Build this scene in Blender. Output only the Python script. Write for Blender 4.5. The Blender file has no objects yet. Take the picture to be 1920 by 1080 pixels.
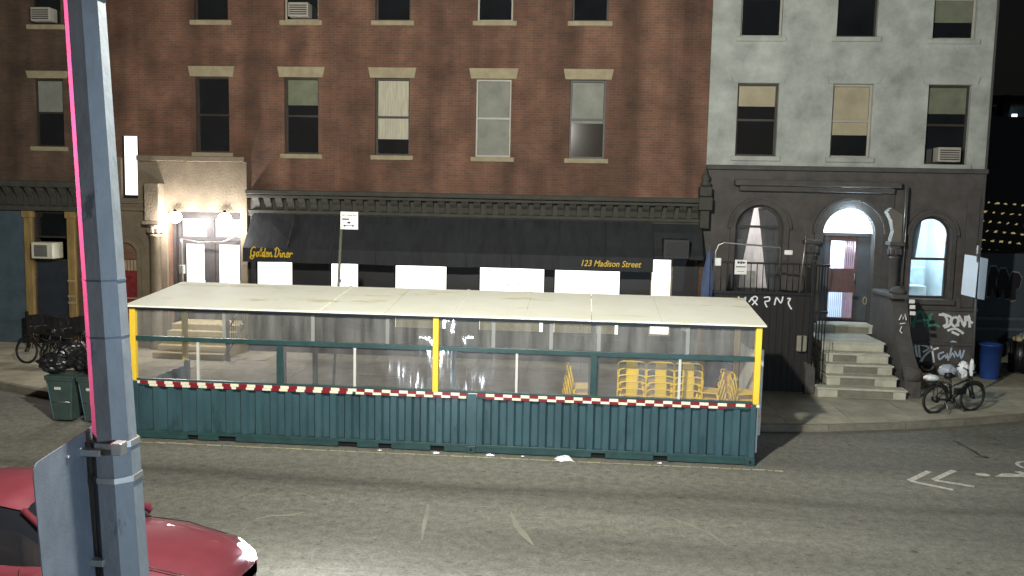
import bpy, bmesh, math, random
from mathutils import Vector, Matrix
random.seed(7)
R = math.radians
PI = math.pi
scene = bpy.context.scene
col = scene.collection

# ------------------------------------------------------------------ camera
CAM = (2.784, -16.055, 4.831); YAW, PITCH, ROLL, FPX = -4.794, 5.689, 1.188, 1609.6
def _axes():
    y, p, r = R(YAW), R(PITCH), R(ROLL)
    fw = Vector((math.sin(y)*math.cos(p), math.cos(y)*math.cos(p), -math.sin(p)))
    rt = Vector((math.cos(y), -math.sin(y), 0)); up = rt.cross(fw)
    return rt*math.cos(r)+up*math.sin(r), up*math.cos(r)-rt*math.sin(r), fw
RT, UP, FW = _axes()
cd = bpy.data.cameras.new('camera'); cam = bpy.data.objects.new('camera', cd); col.objects.link(cam)
cd.sensor_width = 36; cd.lens = 36*FPX/1920; cd.clip_end = 1000; cd.clip_start = 0.05
m = Matrix((RT, UP, -FW)).transposed().to_4x4(); m.translation = CAM
cam.matrix_world = m; scene.camera = cam

# ------------------------------------------------------------------ world, light, exposure
w = bpy.data.worlds.new('World'); scene.world = w; w.use_nodes = True
nt = w.node_tree; bg = nt.nodes['Background']
sky = nt.nodes.new('ShaderNodeTexSky'); sky.sky_type = 'NISHITA'; sky.sun_disc = False
sky.sun_elevation = R(2.0); sky.sun_rotation = R(200); sky.air_density = 1.0; sky.dust_density = 3.0
hsv = nt.nodes.new('ShaderNodeHueSaturation'); hsv.inputs['Saturation'].default_value = 0.3
nt.links.new(sky.outputs[0], hsv.inputs['Color']); nt.links.new(hsv.outputs[0], bg.inputs['Color'])
bg.inputs['Strength'].default_value = 0.004
vs = scene.view_settings; vs.view_transform = 'Standard'; vs.look = 'None'; vs.exposure = 0.0; vs.gamma = 1.0
vs.use_curve_mapping = False
scene.cycles.max_bounces = 7; scene.cycles.transparent_max_bounces = 24
scene.cycles.caustics_reflective = False; scene.cycles.caustics_refractive = False
scene.cycles.sample_clamp_indirect = 6.0
STREET_POWER = 13000.0
LUM = Vector((0.75, -9.6, 8.7))     # the street light's lens, on the arm of the pole in the picture

# ------------------------------------------------------------------ helpers
ORG = {}
def linc(c):
    return tuple(((v/12.92) if v <= .04045 else ((v+.055)/1.055)**2.4) for v in c)
def rgb(r, g, b): return linc((r/255, g/255, b/255))

MATS = {}
def mat(name, c, rough=.7, metal=0.0, var=0.25, scale=3.0, bump=0.0, bscale=40.0, c2=None, emit=None, estr=0.0, spec=None, stretch=None, detail=6, coat=0.0, chips=()):
    if name in MATS: return MATS[name]
    mt = bpy.data.materials.new(name); mt.use_nodes = True
    n = mt.node_tree.nodes; l = mt.node_tree.links
    b = n['Principled BSDF']; b.inputs['Roughness'].default_value = rough; b.inputs['Metallic'].default_value = metal
    if spec is not None: b.inputs['Specular IOR Level'].default_value = spec
    if coat: b.inputs['Coat Weight'].default_value = coat
    tc = n.new('ShaderNodeTexCoord'); mp = n.new('ShaderNodeMapping'); l.new(tc.outputs['Object'], mp.inputs['Vector'])
    if stretch: mp.inputs['Scale'].default_value = stretch
    if var > 0 or c2:
        nz = n.new('ShaderNodeTexNoise'); nz.inputs['Scale'].default_value = scale; nz.inputs['Detail'].default_value = detail
        nz.inputs['Roughness'].default_value = .65
        l.new(mp.outputs[0], nz.inputs['Vector'])
        rp = n.new('ShaderNodeValToRGB'); e = rp.color_ramp.elements
        e[0].position = .3; e[1].position = .72
        a = c2 if c2 else tuple(v*(1-var) for v in c)
        bb = c if c2 else tuple(min(1, v*(1+var)) for v in c)
        e[0].color = (*a, 1); e[1].color = (*bb, 1)
        l.new(nz.outputs['Fac'], rp.inputs[0]); last = rp.outputs[0]
        for (cc, thr, sc_, st_) in chips:
            m3 = n.new('ShaderNodeMapping'); m3.inputs['Scale'].default_value = st_; l.new(tc.outputs['Object'], m3.inputs['Vector'])
            n3 = n.new('ShaderNodeTexNoise'); n3.inputs['Scale'].default_value = sc_; n3.inputs['Detail'].default_value = 8; n3.inputs['Roughness'].default_value = .7; l.new(m3.outputs[0], n3.inputs['Vector'])
            r3 = n.new('ShaderNodeMapRange'); r3.inputs[1].default_value = thr; r3.inputs[2].default_value = thr+.06; l.new(n3.outputs['Fac'], r3.inputs[0])
            x3 = n.new('ShaderNodeMix'); x3.data_type = 'RGBA'; l.new(r3.outputs[0], x3.inputs[0]); l.new(last, x3.inputs[6]); x3.inputs[7].default_value = (*cc, 1); last = x3.outputs[2]
        l.new(last, b.inputs['Base Color'])
    else:
        b.inputs['Base Color'].default_value = (*c, 1)
    if bump > 0:
        n2 = n.new('ShaderNodeTexNoise'); n2.inputs['Scale'].default_value = bscale; n2.inputs['Detail'].default_value = 5
        l.new(mp.outputs[0], n2.inputs['Vector'])
        bp = n.new('ShaderNodeBump'); bp.inputs['Strength'].default_value = bump; bp.inputs['Distance'].default_value = .02
        l.new(n2.outputs['Fac'], bp.inputs['Height']); l.new(bp.outputs[0], b.inputs['Normal'])
    if emit:
        b.inputs['Emission Color'].default_value = (*emit, 1); b.inputs['Emission Strength'].default_value = estr
    MATS[name] = mt; return mt

def plastic(name, clear, tint, gloss_rough, dust_col, streak=2.0, ripple=.012, ior=1.5):
    mt = bpy.data.materials.new(name); mt.use_nodes = True
    n = mt.node_tree.nodes; l = mt.node_tree.links; n.remove(n['Principled BSDF'])
    out = n['Material Output']
    tr = n.new('ShaderNodeBsdfTransparent'); tr.inputs[0].default_value = (*tint, 1)
    df = n.new('ShaderNodeBsdfDiffuse'); df.inputs[0].default_value = (*dust_col, 1)
    gl = n.new('ShaderNodeBsdfGlossy'); gl.inputs['Roughness'].default_value = gloss_rough
    tc = n.new('ShaderNodeTexCoord'); mp = n.new('ShaderNodeMapping'); mp.inputs['Scale'].default_value = (streak, 1, .5)
    l.new(tc.outputs['Object'], mp.inputs[0])
    nz = n.new('ShaderNodeTexNoise'); nz.inputs['Scale'].default_value = 1.6; nz.inputs['Detail'].default_value = 7
    l.new(mp.outputs[0], nz.inputs['Vector'])
    mr = n.new('ShaderNodeMapRange'); mr.inputs[1].default_value = .3; mr.inputs[2].default_value = .75
    mr.inputs[3].default_value = max(0, 1-clear-.12); mr.inputs[4].default_value = 1-clear+.12
    l.new(nz.outputs['Fac'], mr.inputs[0])
    mp2 = n.new('ShaderNodeMapping'); mp2.inputs['Scale'].default_value = (4, 1, .8); l.new(tc.outputs['Object'], mp2.inputs[0])
    nb = n.new('ShaderNodeTexNoise'); nb.inputs['Scale'].default_value = 1.0; nb.inputs['Detail'].default_value = 3; l.new(mp2.outputs[0], nb.inputs['Vector'])
    bp = n.new('ShaderNodeBump'); bp.inputs['Strength'].default_value = 1.0; bp.inputs['Distance'].default_value = ripple; l.new(nb.outputs['Fac'], bp.inputs['Height']); l.new(bp.outputs[0], gl.inputs['Normal'])
    m1 = n.new('ShaderNodeMixShader'); l.new(mr.outputs[0], m1.inputs[0]); l.new(tr.outputs[0], m1.inputs[1]); l.new(df.outputs[0], m1.inputs[2])
    lf = n.new('ShaderNodeLayerWeight'); lf.inputs['Blend'].default_value = .5; pw = n.new('ShaderNodeMath'); pw.operation = 'POWER'; pw.inputs[1].default_value = 5; l.new(lf.outputs['Facing'], pw.inputs[0])
    f0 = ((ior-1)/(ior+1))**2*2; lw = n.new('ShaderNodeMapRange'); lw.inputs[3].default_value = f0; lw.inputs[4].default_value = .9; l.new(pw.outputs[0], lw.inputs[0])   # a thin sheet mirrors alike from both sides
    m2 = n.new('ShaderNodeMixShader'); l.new(lw.outputs[0], m2.inputs[0]); l.new(m1.outputs[0], m2.inputs[1]); l.new(gl.outputs[0], m2.inputs[2])
    l.new(m2.outputs[0], out.inputs[0]); MATS[name] = mt; return mt

def brickmat(name, c1, c2, mortar, sx=1.0):
    mt = bpy.data.materials.new(name); mt.use_nodes = True
    n = mt.node_tree.nodes; l = mt.node_tree.links; b = n['Principled BSDF']; b.inputs['Roughness'].default_value = .85
    tc = n.new('ShaderNodeTexCoord'); sp = n.new('ShaderNodeSeparateXYZ'); cb = n.new('ShaderNodeCombineXYZ')
    l.new(tc.outputs['Object'], sp.inputs[0]); ad = n.new('ShaderNodeMath'); l.new(sp.outputs[0], ad.inputs[0]); l.new(sp.outputs[1], ad.inputs[1])
    l.new(ad.outputs[0], cb.inputs[0]); l.new(sp.outputs[2], cb.inputs[1])
    br = n.new('ShaderNodeTexBrick'); br.inputs['Color1'].default_value = (*c1, 1); br.inputs['Color2'].default_value = (*c2, 1); br.inputs['Mortar'].default_value = (*mortar, 1)
    br.inputs['Scale'].default_value = 1.0; br.inputs['Brick Width'].default_value = .215*sx; br.inputs['Row Height'].default_value = .075*sx; br.inputs['Mortar Size'].default_value = .006
    br.inputs['Bias'].default_value = -.1
    l.new(cb.outputs[0], br.inputs['Vector'])
    nz = n.new('ShaderNodeTexNoise'); nz.inputs['Scale'].default_value = 1.1; nz.inputs['Detail'].default_value = 8; l.new(tc.outputs['Object'], nz.inputs['Vector'])
    mr = n.new('ShaderNodeMapRange'); mr.inputs[1].default_value = .3; mr.inputs[2].default_value = .7; mr.inputs[3].default_value = .6; mr.inputs[4].default_value = 1.25
    l.new(nz.outputs['Fac'], mr.inputs[0])
    mx = n.new('ShaderNodeMix'); mx.data_type = 'RGBA'; mx.blend_type = 'MULTIPLY'; mx.inputs[0].default_value = 1
    l.new(br.outputs['Color'], mx.inputs[6]); l.new(mr.outputs[0], mx.inputs[7])
    mp = n.new('ShaderNodeMapping'); mp.inputs['Scale'].default_value = (1.1, 1, .12); l.new(tc.outputs['Object'], mp.inputs[0])
    n4 = n.new('ShaderNodeTexNoise'); n4.inputs['Scale'].default_value = 1.0; n4.inputs['Detail'].default_value = 7; l.new(mp.outputs[0], n4.inputs['Vector'])
    m4 = n.new('ShaderNodeMapRange'); m4.inputs[1].default_value = .38; m4.inputs[2].default_value = .62; m4.inputs[3].default_value = .62; m4.inputs[4].default_value = 1.12; l.new(n4.outputs['Fac'], m4.inputs[0])
    x4 = n.new('ShaderNodeMix'); x4.data_type = 'RGBA'; x4.blend_type = 'MULTIPLY'; x4.inputs[0].default_value = 1; l.new(mx.outputs[2], x4.inputs[6]); l.new(m4.outputs[0], x4.inputs[7]); l.new(x4.outputs[2], b.inputs['Base Color'])
    bp = n.new('ShaderNodeBump'); bp.inputs['Strength'].default_value = .5; bp.inputs['Distance'].default_value = .01; bp.invert = True
    l.new(br.outputs['Fac'], bp.inputs['Height']); l.new(bp.outputs[0], b.inputs['Normal'])
    MATS[name] = mt; return mt

def emis(name, c, s):
    if name in MATS: return MATS[name]
    mt = bpy.data.materials.new(name); mt.use_nodes = True
    n = mt.node_tree.nodes; l = mt.node_tree.links; n.remove(n['Principled BSDF'])
    e = n.new('ShaderNodeEmission'); e.inputs[0].default_value = (*c, 1); e.inputs[1].default_value = s
    l.new(e.outputs[0], n['Material Output'].inputs[0]); MATS[name] = mt; return mt

class MB:
    def __init__(s): s.v = []; s.f = []; s.mi = []; s.sm = []
    def add(s, vs, fs, mi=0, smooth=False):
        o = len(s.v); s.v += [tuple(p) for p in vs]
        for f in fs: s.f.append([o+i for i in f]); s.mi.append(mi); s.sm.append(smooth)
        return s
    def box(s, x0, x1, y0, y1, z0, z1, mi=0):
        return s.add([(x0,y0,z0),(x1,y0,z0),(x1,y1,z0),(x0,y1,z0),(x0,y0,z1),(x1,y0,z1),(x1,y1,z1),(x0,y1,z1)],
            [(0,3,2,1),(4,5,6,7),(0,1,5,4),(1,2,6,5),(2,3,7,6),(3,0,4,7)], mi)
    def bev(s, x0, x1, y0, y1, z0, z1, b=.01, mi=0):   # box with chamfered edges
        bm = bmesh.new(); bmesh.ops.create_cube(bm, size=1)
        for v in bm.verts: v.co = ((x0+x1)/2+v.co.x*(x1-x0), (y0+y1)/2+v.co.y*(y1-y0), (z0+z1)/2+v.co.z*(z1-z0))
        bmesh.ops.bevel(bm, geom=bm.edges[:], offset=b, segments=2, affect='EDGES', profile=.5)
        return s.bm(bm, mi)
    def bm(s, bm, mi=0, smooth=False):
        bm.verts.ensure_lookup_table(); bm.verts.index_update()
        s.add([v.co[:] for v in bm.verts], [[v.index for v in f.verts] for f in bm.faces], mi, smooth); bm.free(); return s
    def tube(s, pts, r, n=8, mi=0, closed=False, caps=True):
        pts = [Vector(p) for p in pts]; N = len(pts); rs = r if isinstance(r, (list, tuple)) else [r]*N
        rings = []; prev = None
        for i, p in enumerate(pts):
            a = pts[(i-1) % N] if (closed or i > 0) else p; b = pts[(i+1) % N] if (closed or i < N-1) else p
            t = (b-a).normalized()
            if prev is None:
                h = Vector((0,0,1)) if abs(t.z) < .9 else Vector((1,0,0)); u = t.cross(h).normalized()
            else:
                u = (prev-t*prev.dot(t)).normalized()
            prev = u; vv = t.cross(u)
            rings.append([p+(u*math.cos(2*PI*k/n)+vv*math.sin(2*PI*k/n))*rs[i] for k in range(n)])
        vs = [q for g in rings for q in g]; fs = []
        for i in range(N if closed else N-1):
            j = (i+1) % N
            for k in range(n): fs.append((i*n+k, i*n+(k+1) % n, j*n+(k+1) % n, j*n+k))
        if not closed and caps: fs += [tuple(range(n))[::-1], tuple((N-1)*n+k for k in range(n))]
        return s.add(vs, fs, mi, True)
    def lathe(s, prof, c=(0,0,0), n=16, mi=0, caps=True, smooth=True, ang0=0.0):
        vs = [(c[0]+r*math.cos(ang0+2*PI*k/n), c[1]+r*math.sin(ang0+2*PI*k/n), c[2]+z) for r, z in prof for k in range(n)]
        fs = [(i*n+k, i*n+(k+1) % n, (i+1)*n+(k+1) % n, (i+1)*n+k) for i in range(len(prof)-1) for k in range(n)]
        if caps: fs += [tuple(range(n))[::-1], tuple((len(prof)-1)*n+k for k in range(n))]
        return s.add(vs, fs, mi, smooth)
    def prism(s, poly, axis, a, b, mi=0):   # poly in the two other axes (x,z) for 'y', (y,z) for 'x', (x,y) for 'z'
        def P(p, t): return {'y': (p[0], t, p[1]), 'x': (t, p[0], p[1]), 'z': (p[0], p[1], t)}[axis]
        n = len(poly); vs = [P(p, a) for p in poly]+[P(p, b) for p in poly]
        fs = [tuple(range(n)), tuple(range(2*n-1, n-1, -1))]+[(i, n+i, n+(i+1) % n, (i+1) % n) for i in range(n)]
        return s.add(vs, fs, mi)
    def ribbon(s, pts, wd, y, th=.004, mi=0):   # flat stroke on a plane facing -Y, pts are (x,z)
        q = [Vector((p[0], p[1])) for p in pts]; L = []; Rr = []
        for i, p in enumerate(q):
            d = (q[min(i+1, len(q)-1)]-q[max(i-1, 0)])
            d = d.normalized() if d.length > 0 else Vector((1, 0)); nn = Vector((-d.y, d.x))*wd/2
            L.append(p+nn); Rr.append(p-nn)
        n = len(q); vs = [(p.x, y, p.y) for p in L]+[(p.x, y, p.y) for p in Rr]+[(p.x, y+th, p.y) for p in L]+[(p.x, y+th, p.y) for p in Rr]
        fs = []
        for i in range(n-1): fs += [(i, i+1, n+i+1, n+i), (i, 2*n+i, 2*n+i+1, i+1), (n+i, n+i+1, 3*n+i+1, 3*n+i)]
        return s.add(vs, fs, mi)
    def build(s, name, mats, parent=None, recalc=True):
        me = bpy.data.meshes.new(name)
        o3 = ORG.get(parent.name, Vector()) if parent else Vector()
        me.from_pydata([(a-o3.x, b-o3.y, c-o3.z) for a, b, c in s.v], [], s.f)
        for mt in (mats if isinstance(mats, (list, tuple)) else [mats]): me.materials.append(mt)
        for p, i, k in zip(me.polygons, s.mi, s.sm): p.material_index = i; p.use_smooth = k
        if recalc:
            bm = bmesh.new(); bm.from_mesh(me); bmesh.ops.recalc_face_normals(bm, faces=bm.faces); bm.to_mesh(me); bm.free()
        o = bpy.data.objects.new(name, me); col.objects.link(o)
        if parent: o.parent = parent; ORG[o.name] = o3
        return o

def tag(o, label=None, cat=None, group=None, kind=None):
    if label: o['label'] = label
    if cat: o['category'] = cat
    if group: o['group'] = group
    if kind: o['kind'] = kind
    return o
def thing(name, label, cat, loc=(0,0,0), group=None, kind=None):
    o = bpy.data.objects.new(name, None); col.objects.link(o); o.location = loc; o.empty_display_size = .2
    ORG[o.name] = Vector(loc); return tag(o, label, cat, group, kind)
def copy_tree(o, parent=None):
    c = o.copy(); col.objects.link(c); c.parent = parent
    for ch in list(o.children): copy_tree(ch, c)
    return c
def light(name, kind, loc, power, color, parent, radius=.05, **kw):
    ld = bpy.data.lights.new(name, kind); ld.energy = power; ld.color = color
    if kind in ('POINT', 'SPOT'): ld.shadow_soft_size = radius
    for k, v in kw.items(): setattr(ld, k, v)
    o = bpy.data.objects.new(name, ld); col.objects.link(o)
    o3 = ORG.get(parent.name, Vector()) if parent else Vector()
    o.location = Vector(loc)-o3
    if parent: o.parent = parent
    return o
def ray(x, y): return FW+RT*(x-960)/FPX-UP*(y-540)/FPX
def A(x, y, Y):      # point of the plane Y = const that the photograph shows at a pixel: used to read sizes off the facade
    d = ray(x, y); t = (Y-CAM[1])/d.y; return Vector(CAM)+d*t
def text(name, body, size, loc, mt, parent, shear=0.0, off=0.0, sx=1.0, rot=(PI/2,0,0), ext=.002, align='LEFT', space=1.0):
    c = bpy.data.curves.new(name, 'FONT'); c.body = body; c.size = size; c.shear = shear; c.offset = off; c.extrude = ext
    c.align_x = align; c.space_character = space; c.materials.append(mt); c.resolution_u = 3
    o = bpy.data.objects.new(name, c); col.objects.link(o); o3 = ORG.get(parent.name, Vector())
    o.location = Vector(loc)-o3; o.rotation_euler = rot; o.scale = (sx, 1, 1)
    bpy.context.view_layer.update(); me = bpy.data.meshes.new_from_object(o.evaluated_get(bpy.context.evaluated_depsgraph_get()))
    me.name = name; q = bpy.data.objects.new(name, me); col.objects.link(q); q.location = o.location; q.rotation_euler = rot; q.scale = o.scale; q.parent = parent
    bpy.data.objects.remove(o); return q

# ------------------------------------------------------------------ materials
def asphalt_mat():
    mt = bpy.data.materials.new('asphalt'); mt.use_nodes = True; n = mt.node_tree.nodes; l = mt.node_tree.links
    b = n['Principled BSDF']; b.inputs['Roughness'].default_value = .78; b.inputs['Specular IOR Level'].default_value = .35
    tc = n.new('ShaderNodeTexCoord')
    def noise(scale, detail, st=(1,1,1)):
        mp = n.new('ShaderNodeMapping'); mp.inputs['Scale'].default_value = st; l.new(tc.outputs['Object'], mp.inputs[0])
        z = n.new('ShaderNodeTexNoise'); z.inputs['Scale'].default_value = scale; z.inputs['Detail'].default_value = detail; l.new(mp.outputs[0], z.inputs['Vector']); return z
    fine = noise(24, 4); mid = noise(6.5, 7); lane = noise(.5, 5, (.14, 1.2, 1)); spots = noise(5.5, 2, (.8, 1.6, 1))
    r1 = n.new('ShaderNodeValToRGB'); r1.color_ramp.elements[0].position = .32; r1.color_ramp.elements[1].position = .68
    r1.color_ramp.elements[0].color = (*rgb(100, 99, 92), 1); r1.color_ramp.elements[1].color = (*rgb(130, 128, 117), 1); l.new(lane.outputs['Fac'], r1.inputs[0])
    def mul(a, src, lo, hi, f0=.3, f1=.7):
        mr = n.new('ShaderNodeMapRange'); mr.inputs[1].default_value = f0; mr.inputs[2].default_value = f1; mr.inputs[3].default_value = lo; mr.inputs[4].default_value = hi
        l.new(src.outputs['Fac'], mr.inputs[0]); mx = n.new('ShaderNodeMix'); mx.data_type = 'RGBA'; mx.blend_type = 'MULTIPLY'; mx.inputs[0].default_value = 1
        l.new(a, mx.inputs[6]); l.new(mr.outputs[0], mx.inputs[7]); return mx.outputs[2]
    c = mul(r1.outputs[0], mid, .78, 1.2); c = mul(c, fine, .76, 1.26); c = mul(c, spots, .5, 1.0, .27, .36)
    sp = n.new('ShaderNodeSeparateXYZ'); l.new(tc.outputs['Object'], sp.inputs[0])
    wob = noise(.35, 3, (.5, .5, 1)); ma = n.new('ShaderNodeMath'); ma.operation = 'MULTIPLY_ADD'; ma.inputs[1].default_value = .9; l.new(wob.outputs['Fac'], ma.inputs[0]); l.new(sp.outputs[1], ma.inputs[2])
    mr = n.new('ShaderNodeMapRange'); mr.inputs[1].default_value = -8; mr.inputs[2].default_value = 2; l.new(ma.outputs[0], mr.inputs[0])
    rr = n.new('ShaderNodeValToRGB'); el = rr.color_ramp.elements; el[0].position = 0; el[0].color = (.92, .92, .92, 1); el[1].position = 1; el[1].color = (1, 1, 1, 1)
    for p, v in ((.30, 1.0), (.45, .88), (.56, 1.06), (.625, .98), (.655, .68), (.69, 1.02), (.78, 1.12)):
        e = el.new(p); e.color = (v, v, v, 1)
    l.new(mr.outputs[0], rr.inputs[0]); mx = n.new('ShaderNodeMix'); mx.data_type = 'RGBA'; mx.blend_type = 'MULTIPLY'; mx.inputs[0].default_value = 1
    l.new(c, mx.inputs[6]); l.new(rr.outputs[0], mx.inputs[7]); l.new(mx.outputs[2], b.inputs['Base Color'])
    bp = n.new('ShaderNodeBump'); bp.inputs['Strength'].default_value = .5; bp.inputs['Distance'].default_value = .01; l.new(fine.outputs['Fac'], bp.inputs['Height']); l.new(bp.outputs[0], b.inputs['Normal'])
    MATS['asphalt'] = mt; return mt
ASPH = asphalt_mat()
CONC = mat('concrete', rgb(164, 158, 138), .85, var=.3, scale=1.6, bump=.3, bscale=60, detail=9)
CONC2 = mat('concrete_pale', rgb(172, 165, 144), .85, var=.25, scale=2.3, bump=.3, bscale=60, detail=9)
KERB = mat('kerb_stone', rgb(128, 122, 108), .8, var=.3, scale=3, bump=.3)
TEAL = mat('teal_container_paint', rgb(57, 84, 91), .3, var=.3, scale=1.8, bump=.12, bscale=14, spec=.6, stretch=(1,1,.35), detail=9, chips=((rgb(46, 70, 74), .58, 2.2, (1, 1, .3)), (rgb(98, 128, 132), .66, 5, (1.5, 1, .5)), (rgb(92, 70, 52), .71, 4, (1, 1, 1))))
TEALD = mat('teal_rail_paint', rgb(44, 72, 72), .4, var=.25, scale=4)
YEL = mat('yellow_post_paint', rgb(247, 205, 60), .5, var=.06, scale=3)
CHAIRY = mat('yellow_chair_enamel', rgb(255, 212, 40), .35, var=.08, scale=5)
ROOF = mat('cream_roof_membrane', rgb(253, 251, 234), .6, var=.08, scale=.9, bump=.05, bscale=8, detail=9, chips=((rgb(226, 220, 186), .57, 1.1, (.5, 1.6, 1)), (rgb(188, 180, 150), .70, 3.5, (1, 1, 1))))
WHITEALU = mat('pale_grey_mullion', rgb(200, 200, 192), .5, var=.08)
RED = mat('red_reflective_tape', rgb(132, 32, 44), .35, var=.15, scale=9)
CREAM = mat('white_reflective_tape', rgb(238, 232, 205), .35, var=.08, scale=9)
BLACK = mat('black_metal', (.012, .012, .013), .45, var=.3, spec=.4)
HOLE = mat('dark_cavity', (.004, .004, .004), .9, var=0)
AWN = mat('black_awning_canvas', (.021, .023, .026), .75, var=.4, scale=1.6, bump=.6, bscale=1.6, detail=8, stretch=(2.2,1,.5))
GOLD = mat('gold_lettering', rgb(226, 186, 52), .5, var=.08)
BRICK = brickmat('red_brick', rgb(126, 86, 67), rgb(108, 78, 63), rgb(116, 104, 90))
BRICKL = brickmat('brown_brick', rgb(104, 80, 64), rgb(88, 70, 58), rgb(100, 90, 80))
STONE = mat('carved_sandstone', rgb(118, 106, 88), .85, var=.22, scale=2.5, bump=.5, bscale=18, detail=8)
STONED = mat('painted_grey_green_cornice', rgb(68, 67, 60), .8, var=.25, scale=3, bump=.3, bscale=20)
BROWN = mat('brownstone', rgb(86, 82, 79), .85, var=.32, scale=1.8, bump=.45, bscale=16, detail=9)
BROWND = mat('brownstone_trim', rgb(82, 79, 76), .85, var=.25, scale=3, bump=.4, bscale=20)
GREYW = mat('grey_painted_masonry', rgb(168, 172, 165), .8, var=.36, scale=1.1, bump=.3, bscale=14, detail=9)
TRIM = mat('tan_stone_trim', rgb(160, 148, 120), .8, var=.2, scale=4, bump=.3)
BLUEP = mat('slate_blue_panel_paint', rgb(76, 92, 102), .6, var=.25, scale=2)
BLUEK = mat('dark_navy_panel', rgb(44, 52, 62), .6, var=.25, scale=2)
WOODT = mat('weathered_tan_post', rgb(146, 122, 76), .7, var=.35, scale=6, stretch=(1,1,.2))
SASH = mat('dark_window_sash', rgb(60, 54, 48), .5, var=.2)
SASHW = mat('pale_window_sash', rgb(170, 166, 154), .5, var=.1)
GLASSD = mat('dark_window_glass', (.012, .014, .016), .08, var=.3, scale=.8, spec=.7)
BLIND = mat('pale_window_blind', rgb(168, 158, 132), .8, var=.15, scale=2)
BLINDS = [BLIND, mat('grey_window_shade', rgb(136, 138, 128), .8, var=.2, scale=2), mat('cream_net_curtain', rgb(186, 180, 160), .8, var=.3, scale=6, stretch=(6,1,.3)), mat('dull_green_shade', rgb(112, 116, 96), .8, var=.2)]
POLEM = mat('blue_grey_pole_paint', rgb(96, 101, 105), .6, var=.2, scale=4, bump=.35, bscale=14, stretch=(1,1,.5), detail=9, chips=((rgb(66, 72, 80), .6, 7, (1, 1, .35)), (rgb(120, 128, 134), .68, 11, (1, 1, .6)), (rgb(70, 58, 48), .74, 9, (1, 1, 1))))
ALU = mat('aluminium_sign_back', rgb(92, 98, 106), .5, metal=.3, var=.2, scale=5, bump=.1, bscale=60)
STEEL = mat('bare_steel', rgb(170, 170, 165), .35, metal=.8, var=.2, scale=6)
WOODK = mat('dark_stained_boards', rgb(31, 28, 25), .7, var=.4, scale=4, stretch=(3,3,.2), bump=.3, bscale=12)
WHITEP = mat('white_paint', rgb(235, 235, 230), .6, var=.12, scale=6)
GRAFW = mat('white_graffiti_paint', rgb(236, 238, 236), .6, var=.15, scale=9)
GRAFG = mat('green_graffiti_paint', rgb(70, 140, 112), .6, var=.15, scale=9)
GRAFB = mat('pale_blue_graffiti_paint', rgb(186, 202, 222), .6, var=.15, scale=9)
LITW = emis('lit_window_glow', (1.0, .97, .92), 2.6)
LITC = emis('cool_lit_transom', (.78, .92, 1.0), 5.0)
LITD = emis('cool_lit_hall', (.72, .86, 1.0), 1.5)
RUB = mat('black_rubber', (.016, .016, .016), .75, var=.3)
BAGK = mat('black_rubbish_bag_plastic', (.013, .013, .015), .36, var=.4, scale=6, bump=.6, bscale=9, spec=.7)
BAGW = mat('white_plastic_bag', rgb(225, 228, 230), .35, var=.08, bump=.6, bscale=14)
BAGG = mat('grey_plastic_bag', rgb(160, 168, 178), .3, var=.1, bump=.6, bscale=14)
PLU = plastic('clear_plastic_curtain', .76, (.93, .95, .94), .05, (.5, .5, .48), 4.0)
PLL = plastic('dusty_plastic_panel', .80, (.97, .97, .97), .11, (.44, .43, .44), 1.5, .016, 1.6)

# ------------------------------------------------------------------ ground
GZ = .13
rd = MB(); N = 40
rd.add([(-260, -120, 0), (260, -120, 0), (260, 400, 0), (-260, 400, 0)], [(0,1,2,3)])
tag(rd.build('road', ASPH), kind='structure')
# kerb line bows away from the shed at both ends
KP = [(-40, 11.0), (-26, 8.2), (-18, 6.2), (-14, 4.7), (-11.3, 3.6), (-9.6, 2.85), (-8, 2.55), (6.6, 2.55), (8.2, 2.8), (10, 3.3), (11.5, 3.85), (12.9, 4.45), (15, 5.5), (18, 7.2), (24, 10.5), (40, 19)]
def kerb_y(x):
    for (a, b), (c, d) in zip(KP, KP[1:]):
        if a <= x <= c: return b+(d-b)*(x-a)/(c-a)
    return KP[-1][1]
sw = MB()
for (a, b), (c, d) in zip(KP, KP[1:]):
    sw.add([(a, b+.16, .10), (c, d+.16, .10), (c, 45, .10), (a, 45, .10)], [(0,1,2,3)])
SIDE = tag(sw.build('sidewalk', mat('sidewalk_bed', rgb(70, 66, 56), .9, var=.2)), kind='structure')
# flags of concrete, each its own piece
ys = [9.25]
sx0 = -17.0
nslab = 0
x = sx0
while x < 21:
    xw = 1.52
    y1 = 13.5 if x > 14.2 else 9.26
    yy = y1
    while True:
        lo0, lo1 = kerb_y(x)+.17, kerb_y(x+xw)+.17
        ya = yy-1.5
        a0, a1 = max(ya, lo0), max(ya, lo1)
        if yy-min(a0, a1) > .05 and not (-5.6 < x < 5 and yy < 7.7):
            b0, b1 = max(yy, a0), max(yy, a1)
            dz = random.uniform(-.004, .004); g = .008
            sl = MB()
            top = [(x+g, a0+g, GZ+dz), (x+xw-g, a1+g, GZ+dz), (x+xw-g, b1-g, GZ+dz+random.uniform(-.003,.003)), (x+g, b0-g, GZ+dz)]
            sl.add([(p[0], p[1], .08) for p in top]+top, [(4,5,6,7),(0,1,5,4),(1,2,6,5),(2,3,7,6),(3,0,4,7)])
            sl.build('paving_slab', CONC if random.random() < .6 else CONC2, SIDE); nslab += 1
        yy -= 1.5
        if yy <= min(lo0, lo1): break
    x += xw
mid = MB().box(-5.7, 5.2, 2.72, 7.7, .09, GZ-.004); mid.build('paving_bed', CONC, SIDE)
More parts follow.
